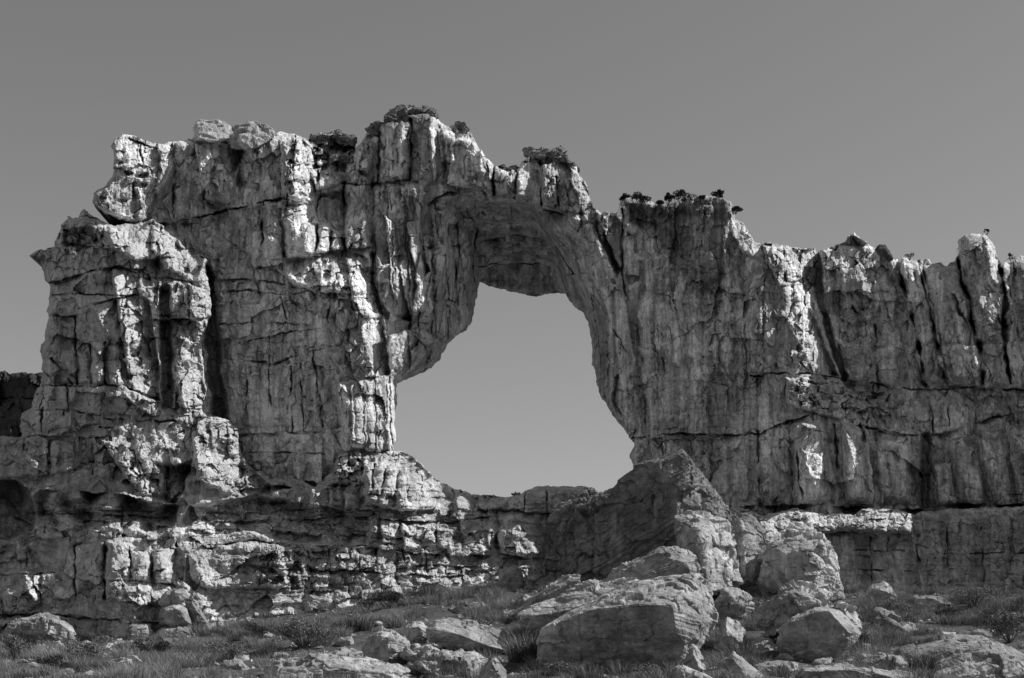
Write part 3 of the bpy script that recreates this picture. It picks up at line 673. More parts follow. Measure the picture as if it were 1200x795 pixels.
def buttress():
    outline = [(34,300),(41,293),(50,292),(65,290),(68,275),(71,262),(78,253),(92,256),(98,247),(105,250),(118,258),(126,263),(150,264),(178,258),(190,266),(205,278),(215,292),(226,300),(238,298),(244,304),(243,320),
      (247,340),(247,366),(243,385),(237,400),(240,440),(246,484),(254,505),(254,545),(20,545),(24,505),(26,482),(38,476),(50,440),(48,412),(51,400),(55,370),(59,340),(55,328),(49,318),(46,306)]
    ctrl = [(40,300,85.4),(100,270,85.6),(150,290,85),(230,310,86.6),(60,400,85.4),(120,350,84.2),(160,400,84.2),(200,400,86.4),(240,380,87.2),(50,460,85),(120,480,83.6),(190,470,84.4),(245,480,86.4),(30,540,84),(130,540,83.4),(250,540,86.4)]
    R = Relief(outline, ctrl, .85, rough=3.0, seed=31, round_px=9, round_m=1.4)
    u, v = R.wu, R.wv; B, C, P, Lg = R.block, R.crack, R.pillar, R.ledge
    one = np.ones_like(R.H)
    R.rubble(one, 30, 36, .6, 6, .25); R.add(.3*fbm2(u/20, v/30, 7, 3)); R.grain(8)
    R.rubble(R.mask([(120,300),(190,290),(250,300),(250,500),(150,500),(135,400)], 10), 15, 20, .6, 9, .2)
    R.rubble(R.mask([(30,290),(70,255),(130,262),(130,300),(40,305)], 8), 10, 12, .7, 15)
    B([(72,268),(106,266),(118,284),(100,292),(74,290)], -1.2, 0, -.02, 5)
    B([(120,262),(180,258),(210,282),(212,300),(160,306),(130,292)], 1.0, -.02, .05, 6); B([(178,262),(212,290),(240,300),(230,330),(195,315),(176,290)], .9, -.045, .03, 5)
    for l, d in (([(50,332),(80,326),(110,318),(140,312),(160,319)], .9), ([(56,345),(100,345),(165,346)], .5), ([(92,362),(130,351),(160,345)], .9), ([(165,325),(200,326),(240,335)], .8), ([(180,376),(215,374),(246,372)], 1.0), ([(50,370),(90,370)], .6)):
        C(l, 1.6, 1.); Lg(l, d, 10)
    B([(105,360),(140,350),(148,372),(145,405),(125,395)], 1., -.03, 0, 5)
    B([(130,316),(158,318),(166,346),(176,353),(180,388),(188,430),(188,470),(166,466),(152,450),(146,420),(140,380)], 1.2, -.06, 0, 4)
    C([(145,420),(144,405),(148,360)], 4, 1.3); C([(122,402),(124,452)], 2, 1.); P([(113,400),(115,450)], 8, 1.0); P([(97,412),(98,450)], 6, .8); P([(132,405),(136,452)], 8, 1.3); P([(78,410),(80,450)], 10, .8); P([(62,360),(60,440)], 10, .8)
    C([(88,372),(90,450)], 2, 1.); C([(106,400),(106,450)], 2, .8); C([(60,420),(85,450)], 2, .8)
    C([(193,340),(194,400),(196,475)], 8, 2.6)
    B([(184,328),(222,330),(222,374),(186,376)], .9, 0, 0, 3); B([(221,332),(246,341),(247,366),(238,382),(222,374)], 1.0, -.05, 0, 3)
    B([(206,408),(232,405),(238,440),(246,486),(218,484),(206,450)], .9, -.05, .005, 4); C([(218,400),(216,440)], 2, .8)
    Lg([(48,452),(100,453),(145,452),(160,460),(188,472)], -1.0, 40, 0); C([(48,452),(100,453),(142,452)], 1.4, .9)
    B([(142,450),(188,468),(196,480),(175,486),(146,466)], .5, -.02, .05, 4); Lg([(100,484),(150,486),(200,488),(250,490)], .8, 9); C([(28,482),(70,480),(100,484)], 1.5, .8)
    C([(78,452),(80,482)], 2, 1.); C([(50,478),(48,512)], 2, 1.); C([(75,482),(74,512)], 2, 1.)
    R.stains([(150,355),(180,352),(188,470),(160,465)], .12, 8); R.stains([(195,330),(205,330),(205,480),(190,480)], -.2, 6)
    R.build([('rock_buttress', lambda a, b: a > -1e9, None)], M_ROCK, 5., tuple(world(np.array(140.), np.array(545.), 88.)), None, .25)
    o = bpy.data.objects['rock_buttress']
    tag(o, 'jagged sandstone buttress standing proud of the arch on the far left, above the overhanging bench', 'rock buttress')

def lower_cliff():
    outline = [(-150,516),(-60,514),(-5,513),(30,511),(60,490),(100,480),(190,478),(230,486),(252,489),(268,493),(277,500),(281,520),(284,536),(300,552),(318,562),(330,562),(352,561),(370,571),(388,560),(392,545),(398,525),(394,508),(404,505),(416,512),
      (430,522),(446,528),(460,527),(480,533),(496,545),(510,562),(530,571),(546,577),(560,581),(580,583),(596,582),(612,576),(626,571),(650,570),(670,571),(696,572),(702,580),(725,600),(730,790),(-150,800)]
    ctrl = [(-60,540,84),(0,540,84),(90,540,83),(180,550,83.2),(250,530,86),(275,500,87),(290,570,87),(350,570,88.5),(400,560,88.8),(410,515,89.6),(450,545,88.8),(500,560,90),(540,580,91.2),(600,590,92),(690,580,92.4),(720,610,92),
      (0,650,82.5),(80,660,81.8),(170,670,80.6),(220,660,82.4),(260,660,84.6),(350,620,86.6),(350,680,84.6),(450,620,87.4),(450,690,85),(540,640,88.6),(540,690,86),(620,640,90),(640,690,88.4),(720,700,89),(-60,760,80),(100,760,79.6),(220,740,81),(400,760,82),(600,760,85),(720,780,86)]
    R = Relief(outline, ctrl, .85, rough=2.6, seed=51, round_px=10, round_m=1.5)
    u, v = R.wu, R.wv; B, C, P, Lg = R.block, R.crack, R.pillar, R.ledge
    one = np.ones_like(R.H)
    left = R.mask([(-70,470),(230,470),(290,540),(230,800),(-70,800)], 20)
    mid = np.clip(one-left, 0, 1)
    R.rubble(left, 38, 32, .7, 6, .2); R.rubble(mid, 36, 24, .6, 7, .2, 1.)
    R.rubble(R.mask([(220,490),(285,495),(320,560),(440,560),(560,600),(600,720),(300,700),(330,600),(225,570)], 12), 17, 14, .45, 9, .2)
    R.rubble(R.mask([(340,640),(480,635),(600,650),(600,720),(350,710)], 10), 26, 18, .5, 19, .2)
    vv = v+6*noise2(u/60, v/60, 3)
    st = fbm2(u/160, vv/6.5, 12, 3, .6)
    R.add(.22*st, mid*.9+left*.3); R.add(.3*fbm2(u/24, v/20, 13, 3)); R.grain(14)
    # bench on the left: proud band over dark hollows
    for l, d in (([(-60,512),(0,511),(60,512),(120,513),(170,516),(212,520)], .8), ([(100,490),(150,492),(205,494)], .6), ([(30,500),(110,500),(170,504)], .4)):
        C(l, 1.5, 1.1); Lg(l, d, 5)
    B([(118,516),(168,518),(190,540),(206,545),(226,538),(214,580),(205,592),(170,582),(152,566)], 1.2, -.045, 0, 6); R.rubble(R.mask([(90,514),(230,516),(226,560),(204,594),(150,570),(110,560)], 6), 11, 17, .85, 25)
    P([(186,540),(186,582)], 7, .9); P([(206,536),(206,588)], 8, 1.2); P([(170,520),(172,580)], 8, .9); C([(196,530),(196,582)], 2.5, 1.2); C([(58,515),(56,555)], 2.4, 1.2); C([(88,515),(88,552)], 2, .9); C([(110,518),(108,556)], 2.4, 1.0); C([(28,516),(26,540)], 1.6, .7)
    B([(-60,514),(56,514),(56,556),(20,560),(-60,560)], .7, 0, 0, 5); B([(58,516),(86,516),(86,552),(60,556)], .6, 0, 0, 4)
    Lg([(-60,562),(20,562),(40,574),(95,575),(145,580),(190,590),(212,592)], 3.2, 34, .3, 6)
    C([(40,600),(100,598),(200,600)], 1.4, .7); C([(50,590),(52,625)], 1.4, .6); C([(105,585),(106,620)], 1.6, .7); C([(142,585),(143,620)], 1.6, .7)
    B([(-60,562),(18,562),(36,576),(43,602),(38,622),(10,634),(-60,634)], -4.2, 0, 0, 3)
    B([(145,582),(208,594),(206,618),(190,632),(150,618)], -.8, 0, 0, 8)
    B([(222,592),(300,580),(372,592),(440,602),(430,640),(330,636),(285,622),(220,642),(204,642),(206,612)], -1.9, 0, .01, 8)
    R.rubble(R.mask([(30,572),(95,577),(215,592),(208,640),(120,632),(30,640)], 6), 24, 10, .6, 87, .2); R.rubble(R.mask([(225,592),(300,582),(440,602),(430,640),(285,622),(215,642)], 6), 30, 9, .5, 88, .2)
    Lg([(44,602),(100,600),(150,604),(204,606)], .7, 7); Lg([(240,612),(330,608),(420,620)], .6, 6)
    # crest running down to the right
    B([(224,500),(276,494),(282,520),(286,540),(312,564),(342,572),(300,582),(265,580),(230,562)], 1.0, -.04, .02, 7)
    B([(246,494),(262,494),(270,512),(262,530),(248,524)], .7, -.03, 0, 4); P([(272,497),(274,536)], 7, 1.0)
    for q in ([(316,564),(352,562),(352,582),(330,586),(318,578)], [(362,566),(384,566),(384,590),(364,592)], [(385,570),(404,570),(402,592),(386,592)], [(404,572),(420,574),(418,594),(404,594)]): B(q, .9, -.035, .02, 4)
    # pale dome under the left leg
    B([(398,510),(448,530),(440,560),(420,568),(392,566),(396,535)], .7, -.02, .03, 6); R.rubble(R.mask([(392,505),(440,525),(440,570),(388,575)], 5), 8, 8, .8, 28)
    B([(425,535),(460,526),(482,534),(512,562),(545,577),(520,596),(470,600),(430,590)], 1.6, -.035, .04, 8)
    for x, y in ((432,545),(446,543),(460,545),(474,552)): P([(x,y),(x-4,y+36)], 6, .8)
    for x in (434,452,470): P([(x,572),(x,594)], 8, .7)
    C([(440,545),(436,570)], 2, .8); C([(453,545),(448,572)], 2, .8)
    B([(530,572),(545,576),(560,584),(556,600),(536,596)], .7, -.04, .02, 4); B([(560,583),(596,584),(592,596),(562,598)], .6, 0, .05, 4)
    # ledges below it
    for l, d, r in (([(345,598),(372,596),(420,597),(440,600)], .8, 5), ([(350,612),(395,604),(430,606)], .7, 6), ([(300,618),(360,626),(430,630),(470,632)], 1.2, 10), ([(430,642),(470,646),(530,652),(590,650),(620,654)], 1.3, 8), ([(440,608),(470,610),(530,612),(580,604)], .9, 7), ([(560,598),(600,598),(640,602),(680,606)], 1.0, 8),
        ([(250,640),(300,634),(345,642),(400,640),(440,640)], -.9, 20), ([(330,668),(380,668),(450,672),(540,676)], .7, 6), ([(480,662),(540,664),(590,664)], .7, 5)):
        C(l, 1.4, .9); Lg(l, d, r)
    B([(300,636),(345,640),(340,690),(240,690),(222,680),(222,650),(260,640)], 1.2, 0, 0, 8); R.rubble(R.mask([(300,632),(360,640),(355,690),(300,690)], 5), 9, 9, .8, 29)
    for q in ([(432,604),(444,606),(442,632),(434,636)], [(446,606),(468,606),(466,638),(448,636)], [(470,614),(510,616),(512,640),(472,644)], [(512,618),(530,622),(530,646),(514,642)]): B(q, .9, -.012, 0, 3)
    for x in (361,385,420,440,472,498,520): C([(x,644),(x+3,672)], 1.8, .8)
    P([(606,574),(606,600)], 16, .9); P([(628,572),(630,602)], 17, 1.2); P([(652,572),(654,604)], 12, 1.0); P([(675,573),(676,604)], 13, .9); C([(640,573),(642,602)], 2, 1.); C([(616,576),(615,600)], 2., .8)
    P([(608,598),(612,654)], 26, 1.8, .5); P([(560,612),(560,650)], 18, .9); C([(582,600),(584,650)], 4, 1.6); B([(572,596),(584,598),(582,650),(572,640)], .6, -.06, 0, 3)
    B([(640,604),(700,600),(660,660),(630,690),(636,640)], -1.5, 0, 0, 8)
    # lit stump on the lower left
    B([(124,634),(150,629),(206,633),(217,656),(216,690),(205,722),(188,702),(160,716),(124,702)], 1.5, -.028, .01, 6)
    P([(140,636),(141,676)], 13, .8); P([(163,646),(165,680)], 11, 1.3); P([(192,644),(193,684)], 14, 1.6); P([(211,652),(212,690)], 7, .8); C([(152,640),(152,682)], 2, 1.); C([(177,640),(178,684)], 2.4, 1.1)
    Lg([(122,680),(160,680),(200,684)], .6, 8); C([(122,680),(160,680),(200,684)], 1.5, .8); C([(125,640),(122,700)], 3, 1.4)
    B([(88,640),(122,634),(120,690),(90,690)], .7, 0, 0, 5); C([(88,640),(88,700)], 2.5, 1.)
    B([(16,626),(34,624),(36,655),(20,656)], .9, -.05, .03, 4); B([(28,674),(50,672),(50,702),(40,704),(30,690)], 1.2, -.07, .04, 3); B([(2,690),(38,680),(50,704),(30,720),(4,718)], .8, 0, 0, 6)
    C([(-60,724),(5,722),(60,720),(120,726),(186,731)], 1.6, 1.2); Lg([(-60,722),(5,720),(60,720),(120,726),(190,732)], .7, 4)
    Lg([(-60,754),(40,754),(130,753),(230,756)], -1.2, 30, 0)
    B([(420,648),(460,655),(465,700),(380,712),(376,680)], .2, .01, 0, 8)
    R.stains([(222,650),(300,640),(300,690),(230,692)], -.15, 10); R.stains([(590,604),(640,604),(630,650),(596,650)], -.2, 8)
    R.build([('bedded_cliff', lambda a, b: a > -1e9, None)], M_LOW, 6., tuple(world(np.array(330.), np.array(760.), 84.)), None, .2)
    tag(bpy.data.objects['bedded_cliff'], 'layered ledges and overhanging bench under the left pier and the arch sill', 'cliff')

def right_ledge():
    outline = [(846,598),(862,595),(880,598),(900,601),(930,597),(945,599),(965,603),(1000,602),(1010,597),(1045,597),(1062,601),(1072,604),(1080,600),(1120,596),(1206,594),(1440,594),(1440,790),(846,790)]
    ctrl = [(850,600,90),(850,700,87.2),(950,610,89.2),(950,690,88.6),(1010,690,88),(1040,610,88.2),(1040,690,87.3),(1074,620,88.1),(1074,690,87.1),(1090,620,89.0),(1090,690,88),(1150,620,88.4),(1150,700,87.4),(1290,620,86.5),(1290,700,85.6),(1000,780,84),(850,780,84),(1200,780,84)]
    R = Relief(outline, ctrl, .85, rough=2.4, seed=71, round_px=8, round_m=1.2)
    u, v = R.wu, R.wv; B, C, P, Lg = R.block, R.crack, R.pillar, R.ledge
    one = np.ones_like(R.H)
    R.rubble(one, 34, 36, .3, 6, .4); R.add(.12*fbm2(u/150, v/6, 12, 3, .6)+.3*fbm2(u/20, v/50, 13, 3)); R.grain(14)
    R.rubble(R.mask([(846,592),(1075,592),(1070,625),(960,632),(930,660),(850,660)], 6), 18, 8, .5, 9)
    B([(846,598),(940,596),(1000,603),(1060,599),(1070,612),(1066,626),(1000,622),(960,626),(930,640),(880,650),(846,650)], 1.9, 0, .10, 8)
    B([(1000,624),(1068,624),(1080,690),(1004,690)], -.9, .004, -.004, 6); Lg([(990,622),(1030,626),(1070,622)], .8, 10)
    for l in ([(1020,630),(1022,690)], [(1040,630),(1042,690)], [(1000,645),(1060,646)], [(1004,668),(1070,670)], [(1150,620),(1154,690)], [(1110,620),(1112,690)], [(1090,650),(1200,648)]): C(l, 1.5, .7)
    B([(868,600),(890,606),(900,640),(896,660),(872,640)], .9, -.05, .04, 5)
    C([(1074,628),(1078,700)], 4, .9); P([(1120,605),(1124,690)], 14, .5); P([(1165,605),(1168,690)], 16, .5); pass
    R.stains([(1066,600),(1290,594),(1290,720),(1080,720)], -.25, 10); R.stains([(1000,630),(1068,630),(1076,690),(1004,690)], -.12, 8); R.stains([(850,598),(1066,598),(1066,622),(900,630)], .15, 6)
    R.build([('rock_ledge', lambda a, b: a > -1e9, None)], M_LOW, 5., tuple(world(np.array(1030.), np.array(720.), 87.)), None, .2)
    tag(bpy.data.objects['rock_ledge'], 'low rock ledge with a sunlit top below the fluted wall', 'rock ledge')

def far_cliff():
    outline = [(-200,430),(-40,436),(0,437),(4,434),(9,440),(14,437),(45,437),(80,440),(150,445),(150,830),(-200,830)]
    R = Relief(outline, [(-200,500,112),(0,500,104),(60,480,102),(150,560,100),(0,600,100),(-200,600,106),(150,440,103)], 1.4, rough=2.5, seed=91, round_px=6, round_m=.8)
    u, v = R.wu, R.wv
    R.rubble(np.ones_like(R.H), 30, 34, .8, 4); R.add(.3*fbm2(u/12, v/20, 5, 4)); R.crack([(-50,470),(20,466),(60,470)], 2, 1.)
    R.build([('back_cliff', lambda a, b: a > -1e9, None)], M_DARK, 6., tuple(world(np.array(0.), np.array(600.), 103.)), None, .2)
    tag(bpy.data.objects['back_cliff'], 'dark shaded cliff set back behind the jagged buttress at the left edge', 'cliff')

arch_massif(); buttress(); lower_cliff(); right_ledge(); far_cliff()

# ------------------------------------------------------------------ ground: one sheet out to the horizon
G_CTRL = [(0,745,79.5),(100,748,79.5),(200,745,80.5),(300,728,83),(450,704,85),(560,692,86.5),(640,692,86.5),(760,695,84),(900,694,86),(1000,692,87),(1100,698,89.5),(1200,699,89.5),(1300,700,89),(-100,745,80),
          (100,775,66),(-80,780,62),(300,765,68),(420,735,70),(600,735,68),(760,745,66),(900,732,70),(1000,728,72),(1100,722,75),(1200,730,70),(1320,735,68),
          (0,800,52),(200,798,52),(400,796,50),(600,800,50),(800,800,48),(1000,798,48),(1200,800,48)]
_gx = np.array([((a-CX)/F_PX*Y, Y, (HY-b)/F_PX*Y) for a, b, Y in G_CTRL]+[(x, 30., -.55) for x in (-22, 0, 22)]+[(x, 5., -1.6) for x in (-20, 0, 20)]+[(x, 100., 6.) for x in (-60, -30, 0, 30, 60)]+[(-60, 60., 2.), (60, 60., 2.2), (-60, 85., 4.), (60, 85., 6.)])
def ground_z(x, y):
    x = np.asarray(x, float); y = np.asarray(y, float)
    z = tps([(a*5, b*5, c) for a, b, c in _gx], np.clip(x, -75, 75)*5, np.clip(y, 0, 110)*5)
    far = sstep(95, 400, np.hypot(x*.9, y)); z = z*(1-far)+1.5*far
    return z+.22*noise2(x/3.1, y/3.1, 400)+.12*noise2(x/1.1, y/1.1, 401)
def _axis(lo, hi, st, out):
    a = np.arange(lo, hi+st/2, st); g = st*1.35**np.arange(1, 40); g = np.cumsum(g); g = g[g < out]
    return np.r_[(lo-g)[::-1], a, hi+g]
_xs, _ys = _axis(-46, 46, .3, 6000), _axis(24, 96, .3, 6000)
_X, _Y = np.meshgrid(_xs, _ys); _Z = ground_z(_X.ravel(), _Y.ravel())
_i = np.arange(_X.size).reshape(_X.shape)
g = mesh_obj('ground', np.c_[_X.ravel(), _Y.ravel(), _Z], np.stack([_i[:-1, :-1], _i[:-1, 1:], _i[1:, 1:], _i[1:, :-1]], -1).reshape(-1, 4), M_SOIL, smooth=True)
tag(g, kind='structure')

# ------------------------------------------------------------------ boulders
def W(p, Y): return world(np.array(float(p[0])), np.array(float(p[1])), float(Y)+(p[2] if len(p) > 2 else 0.))
_bn = [0]
def boulder(label, Y, out, front=None, thick=2., mat=None, chip=.16, strata=.06, wear=3, dip=(.1, .15, 1.), name='boulder', cat='boulder', group=None, px=1.5, back=.72):
    _bn[0] += 1
    o = np.array([(p[0], p[1]) for p in out], float); c = o.mean(0)
    pts = [W(p, Y) for p in out]
    if front is None: front = [(*(c+(p-c)*.6), -thick*.42) for p in o]
    pts += [W(p, Y) for p in front]
    for p in o:
        q = W((*(c+(p-c)), 0), Y+thick); cc = W((*c, 0), Y+thick); pts.append(cc+(q-cc)*back)
    V, F = rock_from(pts, 200+_bn[0]*7, Y/F_PX*px, chip, strata, wear, dip)
    base = (float(V[:, 0].mean()), float(V[:, 1].mean()), float(V[:, 2].min()))
    ob = mesh_obj(name, V, F, mat or M_BOULDER, origin=base)
    return tag(ob, label, cat, group)

B_ = boulder
B_('giant dark slab leaning up to a point under the right leg of the arch', 83, [(612,700),(640,655),(652,628),(690,592),(720,570),(750,542),(775,531),(803,524),(826,556,2.2),(858,602,2.6),(864,650,2.),(850,705)],
   [(803,524,-1.1),(799,560,-1.9),(812,604,-2.5),(850,705,-2.2),(760,705,-.3),(640,700,2.0),(690,600,2.2),(750,545,.8)], 5.5, M_SLAB, chip=.27, strata=.09, dip=(-.5,.1,.8))
B_('rough broken rock on the left shoulder of the leaning slab', 84.6, [(640,614),(654,592),(690,574),(708,580),(700,604),(660,628)], None, 2.2, M_SLAB, chip=.3, strata=.1)
B_('thin lit flake lying across the dark face of the leaning slab', 83.2, [(688,617),(702,609),(720,610),(732,617),(710,622)], None, 1.6, chip=.14)
B_('small lit flake low on the dark face of the leaning slab', 83.8, [(656,642),(664,631),(676,630),(682,636),(668,643)], None, 1.4, chip=.14)
B_('boulder with a bright split right face beside the leaning slab', 78.5, [(790,603),(800,597),(822,600),(842,606),(853,616),(862,642),(868,688),(850,694),(826,697),(803,668),(794,642)],
   [(806,606,-.8),(816,626,-2.0),(828,694,-2.2),(802,640,-1.)], 3.2, chip=.12, strata=.02, wear=2, dip=(.3,.1,1))
B_('sloping rough rock at the foot of the leaning slab', 76.5, [(690,692),(716,672),(746,655),(766,643),(790,639),(812,646),(834,694),(760,700)], [(772,650,-1.2),(804,660,-1.6),(740,698,-1.4),(826,698,-1.6)], 2.6, strata=.12, dip=(-.4,.1,.9))
B_('upright pale rock wedged between the split boulder and the low ledge', 82, [(857,604),(870,598),(885,605),(897,622),(898,642),(898,670),(896,690),(868,694),(860,650)], [(868,612,-.6),(872,640,-1.2),(874,690,-1.4)], 2.6, chip=.13, strata=.03, wear=2)
B_('tall cracked boulder with a hollowed flank in front of the low ledge', 79.5, [(889,652),(899,639),(920,630),(942,625),(962,622),(976,640),(983,656),(978,666),(986,674),(992,702),(950,712),(925,704),(893,694)],
   [(910,645,-1.4),(936,632,-1.2),(962,640,-1.6),(958,664,-.8),(940,668,-.4),(952,702,-1.6)], 3., chip=.17, strata=.03, wear=2)
B_('huge flat topped block with a dark front in the middle foreground', 55.5, [(632,744),(640,729),(700,701),(735,684),(785,678),(816,674),(831,684),(839,710),(839,727),(822,750),(806,786),(740,797),(640,797),(627,775)],
   [(735,683,3.2),(786,677,3.2),(818,674,2.6),(634,738,-.9),(690,715,-2.0),(745,708,-2.5),(788,709,-2.8),(807,736,-2.6),(838,716,1.4),(822,752,0),(634,796,1.2),(730,798,.2),(796,794,-.4)], 4.6, chip=.10, strata=.05)
B_('thin tilted slab rising to the right behind the flat topped block', 64, [(588,726),(612,707),(640,690),(667,673),(678,672),(681,686),(655,702),(628,716)], [(650,688,-.6),(676,678,-.8),(620,712,-.5)], 1.8, strata=.12, dip=(-.4,.1,.9))
B_('long pale slab with a chipped dark edge left of the flat topped block', 60.5, [(606,720),(640,703),(682,689),(720,682),(746,680),(763,688),(757,698),(700,708),(654,724),(644,742),(614,744)],
   [(612,724,-1.),(652,718,-1.4),(700,706,-1.3),(650,740,-1.0),(700,688,1.5)], 2.6, strata=.1)
B_('small flat rock lying on the pale slabs', 61.5, [(676,689),(690,681),(715,684),(723,690),(700,696)], None, 1.2)
B_('tilted sunlit slab with a shaded underside among grass', 60, [(498,738),(505,728),(530,726),(560,730),(590,740),(607,752),(605,764),(585,769),(556,764),(528,760),(502,752)],
   [(505,736,-1.0),(535,743,-1.3),(575,758,-1.2),(600,764,-.6),(530,728,.8),(575,735,.8)], 2., chip=.1, strata=.05)
B_('rounded rock with a fallen pale flank left of the tilted slab', 58, [(422,772),(430,750),(446,736),(464,738),(480,752),(492,778),(440,788)], [(448,744,-.6),(470,756,-1.0),(450,778,-1.0)], 1.8, chip=.22)
B_('broad pale outcrop at the lower edge below the round leafy bush', 51, [(303,800),(312,782),(330,773),(380,769),(430,769),(468,778),(486,792),(484,812),(306,812)],
   [(330,780,-.6),(400,782,-1.0),(460,790,-1.1),(320,806,-1.4),(470,806,-1.4)], 2.4, chip=.2, strata=.12, wear=2)
B_('rough broken rock between the pale outcrop and the pointed stone', 53, [(478,780),(500,767),(530,765),(560,769),(565,792),(552,806),(488,806)], None, 1.8, chip=.26)
B_('pointed little stone standing in grass near the lower edge', 50.5, [(563,788),(577,770),(582,771),(593,788),(594,803),(563,803)], [(577,776,-.4),(586,794,-.5),(570,800,-.5)], .8, chip=.07)
B_('round faced grey boulder with a flat dim front', 56.5, [(909,756),(914,736),(930,723),(955,713),(970,712),(986,718),(1001,735),(1011,741),(1001,758),(985,772),(962,781),(934,776),(916,768)],
   [(916,742,-1.5),(930,725,-1.8),(955,716,-1.9),(972,716,-1.9),(996,742,-1.5),(972,768,-.5),(944,770,-.5)], 2.8, chip=.04, strata=.02, wear=5)
B_('jagged dark topped rock behind the round faced boulder', 61, [(886,728),(890,715),(900,708),(912,700),(930,686),(945,682),(958,688),(963,700),(973,706),(972,722),(930,730),(900,738)], [(910,712,-1.2),(938,696,-1.0),(958,706,-1.2),(898,726,-1.0)], 2.4, chip=.2)
B_('leaning flake of rock right of the round faced boulder', 62, [(975,706),(984,704),(1000,714),(1012,736),(1004,742),(990,732)], [(990,718,-.5),(1002,734,-.5)], 1.2, chip=.2, strata=.15)
B_('low pale rock with a curled crest right of the leaning flake', 68, [(1018,724),(1022,717),(1035,713),(1048,720),(1053,730),(1086,742),(1098,754),(1060,758),(1028,746)], [(1034,720,-.6),(1050,736,-1.0),(1074,748,-1.0)], 2., chip=.2)
B_('hooded small boulder against the foot of the low ledge', 79, [(1012,694),(1020,685),(1036,682),(1046,690),(1053,702),(1044,706),(1030,708),(1016,704)], [(1024,690,-.5),(1038,690,-.8),(1046,700,-.5)], 1.6, chip=.2)
B_('flat pale rock lying in grass under the shaded wall', 78, [(1064,704),(1070,699),(1088,698),(1106,701),(1117,709),(1090,714),(1068,712)], None, 1.6, chip=.1)
B_('broad domed rock filling the lower right corner', 53, [(1034,776),(1055,757),(1090,749),(1120,745),(1150,746),(1176,756),(1202,770),(1236,786),(1236,815),(1100,815),(1038,800)],
   [(1062,768,-1.2),(1110,758,-1.6),(1160,766,-2.),(1215,794,-2.4),(1060,800,-2.2),(1150,806,-3.)], 4., chip=.12, strata=.10, wear=4, dip=(-.3,.2,.9))
B_('small loaf shaped stone resting on the domed rock', 54.6, [(1128,748),(1136,740),(1146,737),(1157,739),(1163,746),(1155,751),(1138,752)], None, .8, chip=.07)
B_('long low ledge with a lit rim at the lower edge', 47, [(926,800),(938,781),(990,778),(1030,782),(1060,786),(1076,794),(1082,814),(930,814)], [(944,786,-.8),(1000,784,-1.0),(1056,794,-1.0),(940,812,-.6),(1050,812,-.7)], 1.8, chip=.2, strata=.12)
B_('dark cracked rock at the right end of the flat topped block', 60, [(836,760),(845,732),(852,722),(866,730),(874,746),(873,762),(850,768)], [(852,732,-.6),(866,746,-.9),(852,758,-.9)], 1.8, chip=.2)
B_('dark rock in the gap behind the flat topped block', 71, [(836,706),(848,690),(866,690),(882,701),(878,722),(840,730)], [(856,700,-.8),(870,708,-.8)], 2., chip=.22)
B_('small wedge of stone under the corner of the flat topped block', 52, [(801,776),(812,753),(820,764),(828,786),(804,792)], [(812,766,-.5),(820,784,-.5)], .9, chip=.1)
B_('white rounded stone at the lower edge below the wedge', 46.5, [(783,800),(790,781),(800,778),(816,789),(842,799),(836,812),(786,812)], None, 1., chip=.12)
B_('narrow slanting slab pointing down to the lower edge', 49.5, [(848,806),(852,780),(858,764),(866,769),(881,790),(908,802),(900,812)], [(862,776,-.3),(880,798,-.6)], 1., chip=.1)
B_('low flat stone between the slanting slab and the long ledge', 53, [(876,790),(884,779),(910,775),(934,777),(942,792),(916,802),(880,802)], None, 1.3, chip=.14)
B_('long squared block with a lit top at the foot of the left cliff', 77.6, [(3,742),(10,728),(40,723),(72,725),(86,735),(89,756),(60,764),(6,764)], [(12,732,-1.0),(70,730,-1.2),(84,740,-1.0),(8,760,-1.0),(82,760,-1.0)], 2.6, chip=.14)
B_('cube shaped stone at the foot of the sunlit stump', 78.2, [(148,738),(154,732),(175,733),(178,742),(172,756),(150,757)], None, 1.6, chip=.12)
B_('upper left stone of the small stack against the cliff corner', 79.2, [(184,706),(194,693),(204,690),(208,704),(200,713),(188,713)], None, 1.3, chip=.08, wear=6)
B_('upper right stone of the small stack against the cliff corner', 78.9, [(197,700),(203,690),(216,690),(222,702),(213,708),(202,712)], None, 1.3, chip=.1, wear=5)
B_('rounded middle stone of the small stack against the cliff corner', 78.6, [(184,722),(190,711),(208,706),(219,714),(226,732),(204,738),(187,733)], None, 1.6, chip=.09, wear=6)
B_('broad bottom stone of the small stack against the cliff corner', 78.4, [(178,745),(190,735),(222,734),(229,742),(226,756),(182,758)], None, 1.8, chip=.12)
B_('pale slab sliding down beside the small stack', 79.3, [(215,702),(223,700),(240,722),(252,742),(246,750),(226,742)], None, 1.2, chip=.1)
B_('thin flat slab lying in grass right of the small stack', 77.6, [(228,746),(244,740),(268,748),(282,757),(240,757)], None, 1.2, chip=.08)
B_('pale hump of rock in grass below the small stack', 72, [(208,772),(222,757),(238,756),(250,766),(252,778),(214,780)], None, 1.6, chip=.16)
B_('broken pale stones at the bottom of the left ledge', 74, [(80,758),(100,753),(130,752),(136,764),(128,774),(96,772)], None, 1.6, chip=.24)
B_('flat pale stone at the lower edge on the left', 55, [(108,800),(124,790),(142,788),(146,802),(120,808)], None, 1., chip=.1)
B_('small smooth stone beside the round leafy bush', 65, [(394,752),(400,746),(412,746),(416,754),(412,762),(396,762)], None, .9, chip=.06)
B_('dark pitted block under the sill of the arch', 85.6, [(585,698),(587,672),(598,664),(610,667),(616,690),(612,702)], None, 2., chip=.14)
B_('squat rock at the foot of the bedded cliff', 83.6, [(352,706),(362,696),(384,700),(396,712),(392,722),(356,722)], None, 1.5, chip=.2)
B_('small angular rock in front of the leaning slab', 73, [(600,706),(612,698),(634,700),(640,712),(612,716)], None, 1.2, chip=.2)
